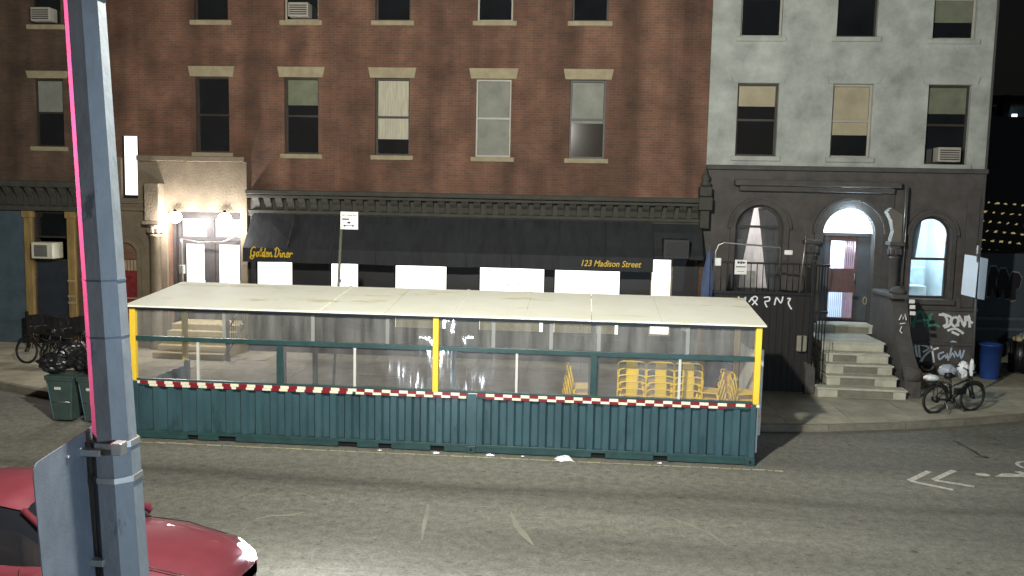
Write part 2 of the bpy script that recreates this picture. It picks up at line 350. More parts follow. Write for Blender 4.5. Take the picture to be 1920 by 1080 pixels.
for (a, b), (c, d) in zip(KP[2:-2], KP[3:-1]):
    L = math.hypot(c-a, d-b); nn = max(1, round(L/1.8))
    for k in range(nn):
        t0, t1 = k/nn, (k+1)/nn; g = .006/L
        p0 = (a+(c-a)*(t0+g), b+(d-b)*(t0+g)); p1 = (a+(c-a)*(t1-g), b+(d-b)*(t1-g))
        kb = MB(); zt = GZ+.004+random.uniform(-.004, .004)
        kb.add([(p0[0], p0[1], -.05), (p1[0], p1[1], -.05), (p1[0], p1[1]+.165, -.05), (p0[0], p0[1]+.165, -.05),
                (p0[0], p0[1]+.02, zt), (p1[0], p1[1]+.02, zt), (p1[0], p1[1]+.165, zt), (p0[0], p0[1]+.165, zt)],
               [(4,5,6,7),(0,1,5,4),(1,2,6,5),(2,3,7,6),(3,0,4,7)])
        kb.build('kerb_stone', KERB, SIDE)

# road paint
WORN = mat('worn_road_paint', rgb(236, 228, 178), .8, var=0, c2=rgb(176, 168, 134), scale=14)
RPAINT = mat('white_road_paint', rgb(240, 238, 224), .8, var=0, c2=rgb(160, 156, 144), scale=9, detail=9)
def road_sheet(name, polys, mt, label, cat, z=.004):
    o = MB()
    for p in polys: o.add([(a, b, z) for a, b in p], [tuple(range(len(p)))])
    return tag(o.build(name, mt), kind='structure') if not cat else tag(o.build(name, mt), label, cat)
ln = []
xx = -5.9
while xx < 6.4:
    L = random.uniform(.08, .34); y0 = -.27+random.uniform(-.012, .012); wv = random.uniform(.03, .055)
    ln.append([(xx, y0), (xx+L, y0+random.uniform(-.01, .01)), (xx+L, y0+wv), (xx, y0+wv)]); xx += L+random.uniform(.0, .05)
road_sheet('road_line', ln, WORN, None, None)
def chev(tip, up, dn, wd=.11):
    def bar(a, b):
        a = Vector(a); b = Vector(b); d = (b-a).normalized(); q = Vector((-d.y, d.x))*wd/2
        return [tuple(a+q), tuple(b+q), tuple(b-q), tuple(a-q)]
    return [bar(tip, up), bar((tip[0]-.0, tip[1]-.03), dn)]
c1 = chev((8.72, -.48), (9.30, .16), (9.30, -.90)); c2 = chev((9.18, -.36), (9.80, .28), (9.76, -.66))
for k, q in enumerate((c1, c2)):
    o = MB()
    for i, p in enumerate(q): o.add([(a, b, .004+.003*i) for a, b in p], [(0,1,2,3)])
    tag(o.build('chevron_marking', RPAINT), kind='structure')
def disc(cx, cy, r, ry=None, n=18): return [(cx+r*math.cos(2*PI*k/n), cy+(ry or r)*math.sin(2*PI*k/n)) for k in range(n)]
def ringp(cx, cy, r, wd=.07, n=20):
    out = []
    for k in range(n):
        a, b = 2*PI*k/n, 2*PI*(k+1)/n
        out.append([(cx+r*math.cos(a), cy+r*math.sin(a)), (cx+r*math.cos(b), cy+r*math.sin(b)), (cx+(r-wd)*math.cos(b), cy+(r-wd)*math.sin(b)), (cx+(r-wd)*math.cos(a), cy+(r-wd)*math.sin(a))])
    return out
bike = [disc(10.24, .10, .13, .09), [(10.40, .0), (11.2, .08), (11.2, .26), (11.05, .42), (10.92, .38), (11.0, .22), (10.78, .25), (10.62, .22)]]
bike += ringp(11.55, -.10, .33)+ringp(11.5, .80, .33)
bike += [[(11.2, .12), (12.0, .3), (12.0, .38), (11.2, .22)]]
road_sheet('bicycle_marking', bike, RPAINT, None, None)
# caustic light off the plastic panes, put on the asphalt as faint pale strips
CAUST = mat('caustic_tone', rgb(146, 143, 129), .85, var=0, c2=rgb(120, 118, 107), scale=2)
def caustic_strip(px, wd):
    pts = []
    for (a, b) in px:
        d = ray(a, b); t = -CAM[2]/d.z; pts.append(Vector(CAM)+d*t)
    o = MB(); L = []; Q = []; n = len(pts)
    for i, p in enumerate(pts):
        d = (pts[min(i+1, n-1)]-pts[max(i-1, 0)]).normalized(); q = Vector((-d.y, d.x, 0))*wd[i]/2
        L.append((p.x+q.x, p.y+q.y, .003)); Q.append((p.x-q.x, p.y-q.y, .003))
    o.add(L+Q, [(i, i+1, n+i+1, n+i) for i in range(n-1)]); tag(o.build('painted_caustic', CAUST), kind='structure')
caustic_strip([(803, 945), (800, 965), (795, 985), (791, 1012)], [.03, .07, .06, .02])
caustic_strip([(958, 960), (968, 985), (982, 1002), (1000, 1022)], [.02, .09, .11, .02])
caustic_strip([(478, 974), (510, 967), (545, 966), (572, 960)], [.02, .05, .07, .03])
caustic_strip([(1250, 968), (1295, 985), (1330, 1000), (1362, 1022)], [.02, .05, .05, .02])

TAR = mat('black_tar', (.02, .02, .019), .55, var=.3, scale=8)
def tar(px, wd):
    pts = []
    for (a, b) in px:
        d = ray(a, b); t = -CAM[2]/d.z; pts.append(Vector(CAM)+d*t)
    q = [pts[0]]
    for a, b in zip(pts, pts[1:]):
        for k in range(1, 7): q.append(a.lerp(b, k/6)+Vector((random.uniform(-.02, .02), random.uniform(-.03, .03), 0)))
    n = len(q); L = []; Q = []
    for i, p in enumerate(q):
        d = (q[min(i+1, n-1)]-q[max(i-1, 0)]).normalized(); w2 = wd*random.uniform(.5, 1.3)/2*(1 if 0 < i < n-1 else .2); L.append((p.x-d.y*w2, p.y+d.x*w2, .005)); Q.append((p.x+d.y*w2, p.y-d.x*w2, .005))
    tag(MB().add(L+Q, [(i, i+1, n+i+1, n+i) for i in range(n-1)]).build('road_crack', TAR), kind='structure')
tar([(1788, 826), (1815, 840), (1840, 855), (1856, 859)], .05); tar([(1826, 857), (1856, 859)], .06); tar([(1766, 842), (1784, 848)], .03); tar([(1862, 824), (1878, 828)], .05)

# ------------------------------------------------------------------ buildings
def facade(mb, x0, x1, z0, z1, yf, depth, ops, mi=0, side_depth=6.0):
    xs = sorted({x0, x1, *[o[0] for o in ops], *[o[1] for o in ops]}); zs = sorted({z0, z1, *[o[2] for o in ops], *[o[3] for o in ops]})
    for a, b in zip(xs, xs[1:]):
        for c, d in zip(zs, zs[1:]):
            mx, mz = (a+b)/2, (c+d)/2
            if any(o[0] < mx < o[1] and o[2] < mz < o[3] for o in ops): continue
            mb.add([(a, yf, c), (b, yf, c), (b, yf, d), (a, yf, d)], [(0,1,2,3)], mi)
    for o in ops:
        a, b, c, d = o; y2 = yf+depth
        mb.add([(a,yf,c),(b,yf,c),(b,yf,d),(a,yf,d),(a,y2,c),(b,y2,c),(b,y2,d),(a,y2,d)], [(0,4,5,1),(1,5,6,2),(2,6,7,3),(3,7,4,0)], mi)
    yb = yf+side_depth
    mb.add([(x0,yf,z0),(x0,yb,z0),(x0,yb,z1),(x0,yf,z1)], [(0,1,2,3)], mi); mb.add([(x1,yf,z0),(x1,yb,z0),(x1,yb,z1),(x1,yf,z1)], [(0,1,2,3)], mi)
    mb.add([(x0,yf,z1),(x1,yf,z1),(x1,yb,z1),(x0,yb,z1)], [(0,1,2,3)], mi)
    if side_depth > 1: mb.add([(x0,yb,z0),(x1,yb,z0),(x1,yb,z1),(x0,yb,z1)], [(0,1,2,3)], mi)
def sash_window(parent, x0, x1, z0, z1, yf, sash=SASH, glass=GLASSD, blind=0.0, trim=TRIM, lintel=.22, ac=False, lit=None):
    y = yf+.16
    w_ = MB(); t = .055; zm = (z0+z1)/2
    for a in (x0, x1-t): w_.box(a, a+t, y-.03, y+.03, z0, z1)
    for c in (z0, z1-t): w_.box(x0+t, x1-t, y-.028, y+.028, c, c+t)
    w_.box(x0+t, x1-t, y-.04, y+.025, zm-.03, zm+.03)
    fr = w_.build('window', sash, parent)
    for c, d in ((z0+t, zm-.03), (zm+.03, z1-t)):
        MB().box(x0+t, x1-t, y-.004, y+.004, c, d).build('pane', lit or glass, fr)
    if blind > 0:
        zb = z1-t-(z1-z0-2*t)*blind
        bl = MB(); zc = zb
        bl.box(x0+t+.01, x1-t-.01, y-.012, y-.006, max(zb, zm+.035), z1-t-.01)
        if zb < zm-.04: bl.box(x0+t+.01, x1-t-.01, y-.012, y-.006, zb, zm-.035)
        bl.build('blind', random.choice(BLINDS), fr)
    if trim:
        MB().bev(x0-.12, x1+.12, yf-.07, yf+.14, z0-.14, z0-.005, .015).build('sill', trim, parent)
        MB().prism([(x0-.14, z1+.005), (x1+.14, z1+.005), (x1+.2, z1+lintel), (x0-.2, z1+lintel)], 'y', yf-.05, yf+.05).build('lintel', trim, parent)
    if ac:
        xa = (x0+x1)/2; ac_ = MB().bev(xa-.3, xa+.3, yf-.28, yf+.12, z0+.06, z0+.46, .015).build('air_conditioner_case', SASHW, parent)
        for k in range(5): MB().box(xa-.26, xa+.26, yf-.29, yf-.281, z0+.11+k*.062, z0+.14+k*.062).build('louver', SASH, ac_)
    return fr
def bracket_row(parent, xs, yf, z0, z1, mt, w_=.16, d=.3, name='bracket'):
    me = None
    for x in xs:
        if me is None:
            b = MB(); pr = [(-.005, z0), (-.06, z0+.02), (-.10, (z0+z1)/2), (-d*.75, z1-.1), (-d, z1), (-.005, z1)]
            b.prism([(p[0], p[1]) for p in pr], 'x', -w_/2, w_/2); o = b.build(name, mt, None); o.parent = parent; me = o.data
        else:
            o = bpy.data.objects.new(name, me); col.objects.link(o); o.parent = parent
        o.location = Vector((x, yf, 0))-ORG[parent.name]
def arch_pts(xc, zc, r, n=14, a0=0, a1=PI): return [(xc+r*math.cos(a0+(a1-a0)*k/n), zc+r*math.sin(a0+(a1-a0)*k/n)) for k in range(n+1)]
def arch_fill(mb, x0, x1, zc, r, yf, depth, mi=0):   # masonry above a round-headed opening cut as a rectangle up to zc + r
    xc = (x0+x1)/2; n = 14
    for k in range(n):
        a = (xc+r*math.cos(PI*k/n), zc+r*math.sin(PI*k/n)); b = (xc+r*math.cos(PI*(k+1)/n), zc+r*math.sin(PI*(k+1)/n)); t = zc+r
        mb.add([(a[0],yf,a[1]),(b[0],yf,b[1]),(b[0],yf,t),(a[0],yf,t),(a[0],yf+depth,a[1]),(b[0],yf+depth,b[1])], [(0,1,2,3),(0,4,5,1)], mi)
def arch_mould(mb, xc, zc, r0, r1, y0, y1, zbot=None, mi=0, n=18):
    pts = []
    if zbot is not None: pts.append((1, zbot))
    for k in range(n):
        a, b = PI*k/n, PI*(k+1)/n
        q = [(xc+r0*math.cos(a), zc+r0*math.sin(a)), (xc+r1*math.cos(a), zc+r1*math.sin(a)), (xc+r1*math.cos(b), zc+r1*math.sin(b)), (xc+r0*math.cos(b), zc+r0*math.sin(b))]
        mb.prism(q, 'y', y0, y1, mi)
    if zbot is not None:
        mb.box(xc+r0, xc+r1, y0, y1, zbot, zc, mi); mb.box(xc-r1, xc-r0, y0, y1, zbot, zc, mi)
YF = 9.3
# ---- left building: slate blue shopfront under a bracketed cornice
LB = thing('shop_building', 'brown brick building with slate blue shopfront and tan posts', 'building', (-16, YF, 0))
wl = MB(); opsL = [(-14.28, -13.12, .13, 4.28)]
up = [(-14.15, -13.2, 6.25, 8.3), (-16.6, -15.6, 6.25, 8.3), (-14.15, -13.2, 9.9, 11.9), (-16.6, -15.6, 9.9, 11.9)]
facade(wl, -21, -12.62, -.1, 13.5, YF, .3, opsL+up); wl.build('wall', BRICKL, LB)
for k, u in enumerate(up): sash_window(LB, *u, YF, blind=(.5, .2, .35, .6)[k], ac=(k == 2))
MB().box(-20.9, -14.55, YF-.04, YF-.002, .1, 4.28).build('front_panel', BLUEP, LB)
for a, b in ((-18.6, -17.2), (-16.9, -15.6)):
    q = MB(); arch_mould(q, (a+b)/2, 3.2, .48, .56, YF-.075, YF-.041, 2.6); q.build('moulding', BLUEP, LB)
for zz in (.75, 1.75): MB().box(-20.9, -14.56, YF-.065, YF-.041, zz, zz+.07).build('moulding', BLUEP, LB)
for xx in (-14.42, -13.02):
    MB().bev(xx-.13, xx+.13, YF-.12, YF+.05, .1, 4.25, .02).build('post', WOODT, LB)
    MB().bev(xx-.17, xx+.17, YF-.16, YF+.05, 4.06, 4.27, .02).build('capital', WOODT, LB)
for zz in (1.42, 1.62, 2.1): MB().box(-13.16, -12.88, YF-.135, YF-.121, zz, zz+.06).build('band', TRIM, LB)
MB().box(-14.28, -13.15, YF+.1, YF+.14, .13, 2.72).build('door_panel', BLUEK, LB)
wf = MB()
for a in (-14.28, -13.2): wf.box(a, a+.06, YF+.06, YF+.14, 2.72, 4.26)
for c in (2.72, 3.44, 4.2): wf.box(-14.22, -13.2, YF+.06, YF+.14, c, c+.06)
wfo = wf.build('window', SASH, LB)
MB().box(-14.22, -13.2, YF+.12, YF+.128, 3.5, 4.2).build('pane', GLASSD, wfo)
for k in range(18): MB().box(-14.2+k*.056, -14.2+k*.056+.03, YF+.14, YF+.15, 3.5, 4.2).build('slat', mat('grey_blind_slat', rgb(96, 96, 104), .7, var=.2), wfo)
lc = MB().bev(-21, -12.6, YF-.36, YF+.02, 5.0, 5.2, .03); lc.bev(-21, -12.62, YF-.2, YF+.02, 4.28, 4.42, .02); lc.build('cornice', STONED, LB)
MB().box(-20.9, -12.63, YF-.02, YF-.003, 4.421, 4.999).build('frieze', STONED, LB)
bracket_row(LB, [-12.85-.36*k for k in range(22)], YF-.01, 4.43, 4.99, STONED, .17, .3)
ac = thing('air_conditioner', 'white window air conditioner jutting from the dark blue shop doorway', 'air conditioner', (-13.77, YF, 2.82))
MB().bev(-14.12, -13.42, YF-.42, YF+.12, 2.82, 3.32, .025).build('case', mat('off_white_plastic', rgb(214, 212, 190), .5, var=.06), ac)
MB().box(-14.02, -13.6, YF-.428, YF-.419, 2.88, 3.24).build('grille', mat('grille_grey', rgb(120, 120, 112), .6, var=.15), ac)
for k in range(8): MB().box(-14.01, -13.61, YF-.434, YF-.4285, 2.9+k*.042, 2.92+k*.042).build('louver', mat('louver_grey', rgb(92, 92, 88), .6), ac)
MB().box(-13.52, -13.44, YF-.429, YF-.4195, 2.9, 3.22).build('control_panel', WHITEALU, ac)

# ---- diner building
DB = thing('diner_building', 'red brick building with stone entrance bay above the black diner awning', 'building', (-3, YF, 0))
wm = MB(); ops = []
ENT = (-9.95, -7.62, .1, 4.35)
ops.append(ENT)
lit = [(-11.36, -10.84, 4.72, 6.6)]
ops += lit
uw = []
for k, xc in enumerate((-8.5, -5.75, -3.0, .0, 2.75)):
    for zz in (6.15, 10.05): uw.append((xc-.52, xc+.52, zz, zz+2.25))
shop = [(-7.2, -6.02, 1.25, 3.1), (-4.9, -3.98, 1.35, 3.1), (-2.92, -1.28, .95, 3.1), (-.36, 1.65, .95, 3.1), (1.88, 3.88, .95, 3.1), (4.72, 5.36, 1.0, 3.3)]
facade(wm, -12.6, 6.2, -.1, 13.5, YF, .3, ops+uw+shop)
wm.build('wall', BRICK, DB)
for k, u in enumerate(uw):
    sash_window(DB, *u, YF, sash=SASHW if k in (6, 7, 3) else SASH, blind=(.0, .5, .35, .6, .8, .3, 1.0, .4, .55, .2)[k], ac=(k == 3), lintel=.3)
# string course and cornice over the shopfront
cn = MB().bev(-7.35, 6.15, YF-.42, YF+.02, 4.92, 5.06, .03); cn.bev(-7.35, 6.14, YF-.28, YF+.02, 4.82, 4.915, .02); cn.bev(-7.35, 6.13, YF-.2, YF+.02, 4.36, 4.46, .02); cn.bev(-7.35, 6.12, YF-.14, YF+.02, 4.27, 4.355, .01)
cn.build('cornice', STONED, DB)
bracket_row(DB, [-7.1+.352*k for k in range(38)], YF-.01, 4.465, 4.815, STONED, .2, .24)
MB().box(-7.34, 6.11, YF-.02, YF-.003, 4.461, 4.819).build('frieze', STONED, DB)
# end bracket of the cornice
eb = MB().bev(5.98, 6.36, YF-.5, YF+.02, 4.72, 5.1, .03); eb.bev(6.04, 6.3, YF-.4, YF+.02, 4.2, 4.715, .03); eb.bev(6.0, 6.34, YF-.46, YF+.02, 5.11, 5.4, .04); eb.lathe([(.1, 5.4), (.17, 5.46), (.1, 5.55), (.13, 5.66), (.05, 5.8), (.0, 5.95)], (6.17, YF-.25, 0), 10)
eb.build('cornice_end_block', STONED, DB)
# shopfront skin, dark
sk = MB(); facade(sk, -7.4, 6.1, .12, 4.26, YF-.03, .03, shop, side_depth=.028); sk.build('shopfront', mat('black_shopfront_paint', (.016, .016, .018), .5, var=.25), DB)
for k, s in enumerate(shop):
    f = MB(); t = .05
    for a in (s[0], s[1]-t): f.box(a, a+t, YF+.02, YF+.1, s[2], s[3])
    for c in (s[2], s[3]-t): f.box(s[0]+t, s[1]-t, YF+.022, YF+.098, c, c+t)
    fo = f.build('window' if k not in (1, 5) else 'door', BLACK if k != 5 else TRIM, DB)
    MB().box(s[0]+t, s[1]-t, YF+.055, YF+.065, s[2]+t, s[3]-t).build('pane', LITW, fo)
    if k in (2, 3, 4):
        MB().box(s[0]+t, s[1]-t, YF+.03, YF+.05, 1.62, 1.66).build('rail', BLACK, fo)
        cu = MB()
        for j in range(int((s[1]-s[0]-.12)/.09)): cu.box(s[0]+.06+j*.09, s[0]+.06+j*.09+.0895, YF+.036-.006*(j % 2), YF+.046-.006*(j % 2), .99, 1.6)
        cu.build('cafe_curtain', mat('cafe_curtain_cloth', rgb(150, 140, 110), .8, var=.3, scale=4), fo)
# marks on the glass
mk = MB().ribbon([(-4.62, 2.45), (-4.58, 2.38), (-4.5, 2.46)], .03, YF+.05); mk.ribbon([(-4.57, 2.38), (-4.57, 2.3)], .03, YF+.05)
mk.ribbon([(-4.45, 2.27), (-4.43, 2.2), (-4.36, 2.24), (-4.3, 2.18), (-4.24, 2.24), (-4.18, 2.17)], .02, YF+.05); mk.ribbon([(-4.45, 2.4), (-4.3, 2.43), (-4.1, 2.39)], .012, YF+.05)
mk.build('window_writing', BLACK, DB)
mk = MB().ribbon([(.5, 2.42), (.55, 2.42), (.56, 2.32)], .03, YF+.05); mk.ribbon([(.68, 2.3), (.7, 2.42), (.9, 2.43)], .025, YF+.05); mk.ribbon([(.62, 2.8), (.9, 2.8)], .02, YF+.05)
mk.build('window_sticker', BLACK, DB)
# carved stone bay and entrance on the left
sb = MB(); facade(sb, -12.6, -7.42, .1, 5.95, YF-.1, .1, [ENT, (-11.36, -10.84, 4.72, 5.96), (-11.62, -10.92, .3, 3.35)], side_depth=.095)
arch_fill(sb, -11.62, -10.92, 3.0, .35, YF-.1, .1); sb.build('stone_bay', STONE, DB)
am = MB(); arch_mould(am, -11.27, 3.0, .37, .5, YF-.15, YF-.101, .3); arch_mould(am, -11.27, 3.0, .58, .64, YF-.135, YF-.1015); am.build('arch_moulding', STONE, DB)
MB().box(-11.6, -10.94, YF-.02, YF-.005, .3, 2.85).build('poster_board', mat('red_poster', rgb(120, 36, 40), .7, var=.5, scale=7), DB)
for k in range(6): MB().box(-11.58+k*.105, -11.5+k*.105, YF-.026, YF-.0205, 2.5, 2.82, 0).build('poster_print', TRIM, DB)
MB().box(-11.58, -10.96, YF-.024, YF-.021, 1.62, 1.66).build('poster_print', TRIM, DB)
for c, d, yy in ((4.34, 4.46, -.2), (4.56, 4.66, -.16), (5.86, 6.02, -.28)):
    MB().bev(-12.6 if d < 5 else -10.78, -10.35 if d < 5 else -7.42, YF+yy, YF-.09, c, d, .015).build('string_course', STONE, DB)
f = MB()
for a in (-11.36, -10.89): f.box(a, a+.05, YF+.02, YF+.1, 4.72, 6.6)
f.box(-11.31, -10.89, YF+.02, YF+.1, 4.72, 4.82); fo = f.build('window', BLACK, DB)
MB().box(-11.31, -10.89, YF+.05, YF+.06, 4.82, 6.6).build('pane', LITW, fo)
def column(parent, x, y, z0, z1, r, mt):
    c = MB().lathe([(r*1.35, z0), (r*1.35, z0+.08), (r*1.15, z0+.12), (r*1.2, z0+.18), (r, z0+.24), (r*.93, z1-.48), (r*1.12, z1-.46), (r*1.12, z1-.42), (r*.95, z1-.40)], (x, y, 0), 18); co = c.build('column', mt, parent)
    k = MB().lathe([(r*.95, z1-.399), (r*1.1, z1-.3), (r*1.05, z1-.24), (r*1.4, z1-.14), (r*1.3, z1-.11)], (x, y, 0), 12)
    for j in range(8):
        a = 2*PI*j/8; k.bev(x+r*1.15*math.cos(a)-.045, x+r*1.15*math.cos(a)+.045, y+r*1.15*math.sin(a)-.045, y+r*1.15*math.sin(a)+.045, z1-.36, z1-.2, .02)
    k.bev(x-r*1.6, x+r*1.6, y-r*1.6, y+r*1.6, z1-.105, z1, .015); k.build('capital', mt, co)
column(DB, -10.22, YF-.28, .13, 4.05, .17, STONE)
MB().bev(-10.45, -9.98, YF-.5, YF-.1, 4.05, 5.2, .03).build('impost_block', STONE, DB)
# entrance: deep vestibule with two lit doors and transoms
ev = MB(); ev.box(-9.95, -9.85, YF+.3, YF+.6, .95, 4.35); ev.box(-7.72, -7.62, YF+.3, YF+.6, .95, 4.35); ev.box(-9.85, -7.72, YF+.3, YF+.6, 4.25, 4.35); ev.build('vestibule_lining', mat('dark_vestibule_paint', rgb(62, 56, 54), .6, var=.2), DB)
fr = MB(); YD = YF+.5
for a in (-9.84, -8.86, -7.8): fr.box(a, a+.1, YD-.06, YD+.06, 1.0, 4.25)
fr.box(-8.93, -8.68, YD-.055, YD+.055, 1.0, 4.25)
for c in (3.45, 4.12): fr.box(-9.74, -7.8, YD-.05, YD+.05, c, c+.13)
fr.build('door_frame', mat('dark_grey_door_paint', rgb(70, 66, 66), .5, var=.2), DB)
for a, b in ((-9.74, -8.93), (-8.68, -7.8)):
    d = MB(); d.box(a, a+.13, YD-.03, YD+.03, 1.0, 3.45); d.box(b-.1, b, YD-.03, YD+.03, 1.0, 3.45); d.box(a+.13, b-.1, YD-.03, YD+.03, 1.0, 1.5); d.box(a+.13, b-.1, YD-.03, YD+.03, 3.34, 3.45)
    do = d.build('door', MATS['dark_grey_door_paint'], DB)
    MB().box(a+.13, b-.1, YD-.008, YD+.008, 1.5, 3.34).build('pane', LITW, do)
    h = MB().tube([(b-.05, YD-.04, 1.95), (b-.05, YD-.1, 1.97), (b-.05, YD-.1, 2.2), (b-.05, YD-.04, 2.22)], .014); h.build('handle', STEEL, do)
    MB().box(a+.02, b-.02, YD-.006, YD+.006, 3.58, 4.12).build('transom_pane', LITW, DB)
iv = MB().tube([(-9.62, YF+.2, 2.0), (-9.62, YF+.2, 3.35), (-9.6, YF+.16, 3.5)], .03); iv.bev(-9.7, -9.56, YF+.12, YF+.3, 2.42, 2.7, .02); iv.tube([(-9.6, YF+.16, 3.5), (-9.0, YF+.1, 3.42), (-8.3, YF+.12, 3.44), (-7.75, YF+.2, 3.66)], .02); iv.build('conduit', STEEL, DB)
for k, xx in enumerate((-9.6, -8.05)):
    lp = thing('entrance_lamp', ('blazing white lamp over the stone entrance, next to the carved column', 'blazing white lamp over the stone entrance, next to the black awning')[k], 'lamp', (xx, YF-.12, 4.36), 'entrance lamps')
    MB().lathe([(.1, 4.33), (.1, 4.36), (.04, 4.38), (.04, 4.42)], (xx, YF-.25, 0), 12).build('lamp_bracket', BLACK, lp)
    MB().lathe([(.02, 4.0), (.12, 4.03), (.19, 4.12), (.2, 4.2), (.16, 4.29), (.09, 4.33)], (xx, YF-.25, 0), 16).build('bulb', emis('hot_lamp', (1, .96, .94), 40), lp)
    light('lamp_light', 'POINT', (xx, YF-.6, 4.05), 260, (1, .96, .94), lp, .1)
st = thing('entrance_steps', 'beige stone steps leading up to the lit entrance doors', 'steps', (-8.3, 8.6, GZ))
for k in range(5): MB().bev(-9.6, -7.5, 7.5+.3*k, 9.26 if k < 4 else 9.78, GZ+.17*k+.002, GZ+.17*(k+1), .012).build('step', mat('beige_step_stone', rgb(176, 160, 122), .8, var=.18, scale=3), st)
nr = thing('stair_railing', 'black iron stair railing with ball newel beside the beige steps', 'railing', (-7.35, 7.6, GZ))
MB().lathe([(.07, GZ), (.07, .3), (.045, .34), (.045, 1.05), (.075, 1.08), (.05, 1.13), (.075, 1.22), (.05, 1.3), (.0, 1.34)], (-7.36, 7.55, 0), 12).build('newel', BLACK, nr)
hr = MB().tube([(-7.36, 7.55, 1.0), (-7.36, 8.95, 1.8)], .025); hr.tube([(-7.36, 7.55, .35), (-7.36, 8.95, 1.15)], .018); hr.build('handrail', BLACK, nr)
for k in range(9):
    yy = 7.7+k*.15; zb = .35+(yy-7.55)*.571; MB().tube([(-7.36, yy, zb), (-7.36, yy, zb+.65)], .011, 6).build('baluster', BLACK, nr)

# awning
AW = thing('awning', 'long black canvas awning with gold lettering over the diner front', 'awning', (-1.2, YF-.1, 3.0))
def awn(x0, x1, zb, zt, yo, name):
    a = MB(); prof = [(YF-.16, zt), (YF-.36, zt-.24), (yo+.24, zt-.70), (yo, zt-.98), (yo, zb)]
    nx = max(2, int((x1-x0)/.6)); rows = []
    for i in range(nx+1):
        x = x0+(x1-x0)*i/nx
        for j, (y, z) in enumerate(prof): rows.append((x, y+(0 if j in (0, 3) else random.uniform(-.012, .012)), z+(0 if j in (0, 3) else random.uniform(-.012, .008))))
    P = len(prof); a.add(rows, [(i*P+j, (i+1)*P+j, (i+1)*P+j+1, i*P+j+1) for i in range(nx) for j in range(P-1)], 0, False)
    for x in (x0, x1): a.add([(x, y, z) for y, z in prof[:4]]+[(x, yo, zb), (x, YF-.16, zb+.02)], [(0,1,2,3,4,5)])
    for k in range(1, int((x1-x0)/1.32)):
        xs_ = x0+k*1.32; MB().tube([(xs_, y-.012, z+.006) for y, z in prof], .011, 5).build('seam', AWN, AW)
    o = a.build(name, AWN, AW, recalc=False); so = o.modifiers.new('thick', 'SOLIDIFY'); so.thickness = .012
    return o
awn(-7.2, 4.72, 2.95, 4.33, 8.35, 'canopy'); awn(4.735, 6.12, 3.42, 4.3, 8.45, 'canopy')
text('lettering', '123 Madison Street', .25, (2.66, 8.325, 3.08), GOLD, AW, shear=.28, sx=.86, off=.003)
def script(word):
    G = {'G': (1.0, [[(.85,.95),(.6,1.12),(.25,.95),(.1,.6),(.2,.2),(.5,.05),(.8,.3),(.82,.55),(.55,.5)],[(.82,.5),(.75,.0),(.5,-.28),(.2,-.22),(.1,-.05),(.35,.1)]]),
         'o': (.6, [[(.4,.55),(.2,.5),(.1,.25),(.2,.02),(.4,.02),(.52,.25),(.4,.55),(.62,.5)]]),
         'l': (.4, [[(.05,.15),(.3,.75),(.28,1.02),(.15,.9),(.12,.3),(.2,.02),(.4,.15)]]),
         'd': (.65, [[(.45,.5),(.2,.5),(.1,.2),(.25,.0),(.45,.2),(.5,1.0)],[(.48,.5),(.46,.1),(.55,.0),(.7,.12)]]),
         'e': (.55, [[(.1,.25),(.4,.3),(.45,.48),(.28,.56),(.12,.35),(.15,.08),(.32,.0),(.55,.15)]]),
         'n': (.7, [[(.08,.5),(.14,.0)],[(.14,.3),(.3,.54),(.44,.45),(.46,.05),(.55,.0),(.7,.15)]]),
         'D': (1.05, [[(.35,.95),(.3,.05)],[(.1,.85),(.45,1.1),(.85,.85),(.9,.4),(.65,.05),(.3,.03),(.15,.12)]]),
         'i': (.35, [[(.1,.5),(.14,.05),(.22,.0),(.35,.15)],[(.14,.76),(.17,.8)]]),
         'r': (.55, [[(.1,.5),(.13,.0)],[(.13,.3),(.3,.55),(.42,.48)],[(.42,.46),(.62,.42)]])}
    x = 0; out = []
    for ch in word:
        if ch == ' ': x += .12; continue
        w_, ss = G[ch]; out += [[(x+p[0], p[1]) for p in s] for s in ss]; x += w_
    return out, x
ss, tw = script('Golden Diner'); gl = MB(); sc = 1.28/tw
for k, s in enumerate(ss):
    pts = []
    for (a, b), (c, d) in zip(s, s[1:]):
        for t in (0, .5): pts.append((a+(c-a)*t, b+(d-b)*t))
    pts.append(s[-1]); gl.ribbon([(-7.0+(p[0]+.2*p[1])*sc, 3.10+p[1]*sc*1.45) for p in pts], .034, 8.328-.0006*k)
gl.build('lettering', GOLD, AW)
# box lamp under the awning's end
bl = thing('wall_heater', 'dark square heater box hung above the pale door', 'heater', (5.3, 8.7, 3.3))
MB().bev(4.98, 5.72, 8.35, 9.0, 3.33, 3.9, .03).build('case', mat('dark_heater', (.012, .012, .012), .5), bl)
MB().box(5.06, 5.64, 8.335, 8.349, 3.42, 3.82).build('grille', mat('dark_grille', (.016, .016, .016), .6), bl)

# ---- brownstone on the right
BS = thing('brownstone_building', 'brownstone with grey painted upper floors and round-headed windows', 'building', (10, YF, 0))
W1 = (7.11, 8.45, 2.43, 4.9); W3 = (12.05, 13.12, 2.34, 4.68); DR = (9.58, 11.0, 1.6, 4.14+.71)
wb = MB(); facade(wb, 6.2, 13.95, -.1, 6.02, YF, .35, [W1, W3, DR])
for o in (W1, W3, DR): arch_fill(wb, o[0], o[1], o[3]-(o[1]-o[0])/2, (o[1]-o[0])/2, YF, .35)
wb.build('wall', BROWN, BS)
upw = [(7.0, 8.15, 6.3, 8.35), (9.65, 10.75, 6.3, 8.35), (12.25, 13.4, 6.15, 8.35), (7.0, 8.15, 9.65, 11.8), (9.65, 10.75, 9.65, 11.8), (12.25, 13.4, 9.6, 11.8)]
wu = MB(); facade(wu, 6.2, 13.95, 6.02, 13.5, YF+.02, .3, upw); wu.build('upper_wall', GREYW, BS)
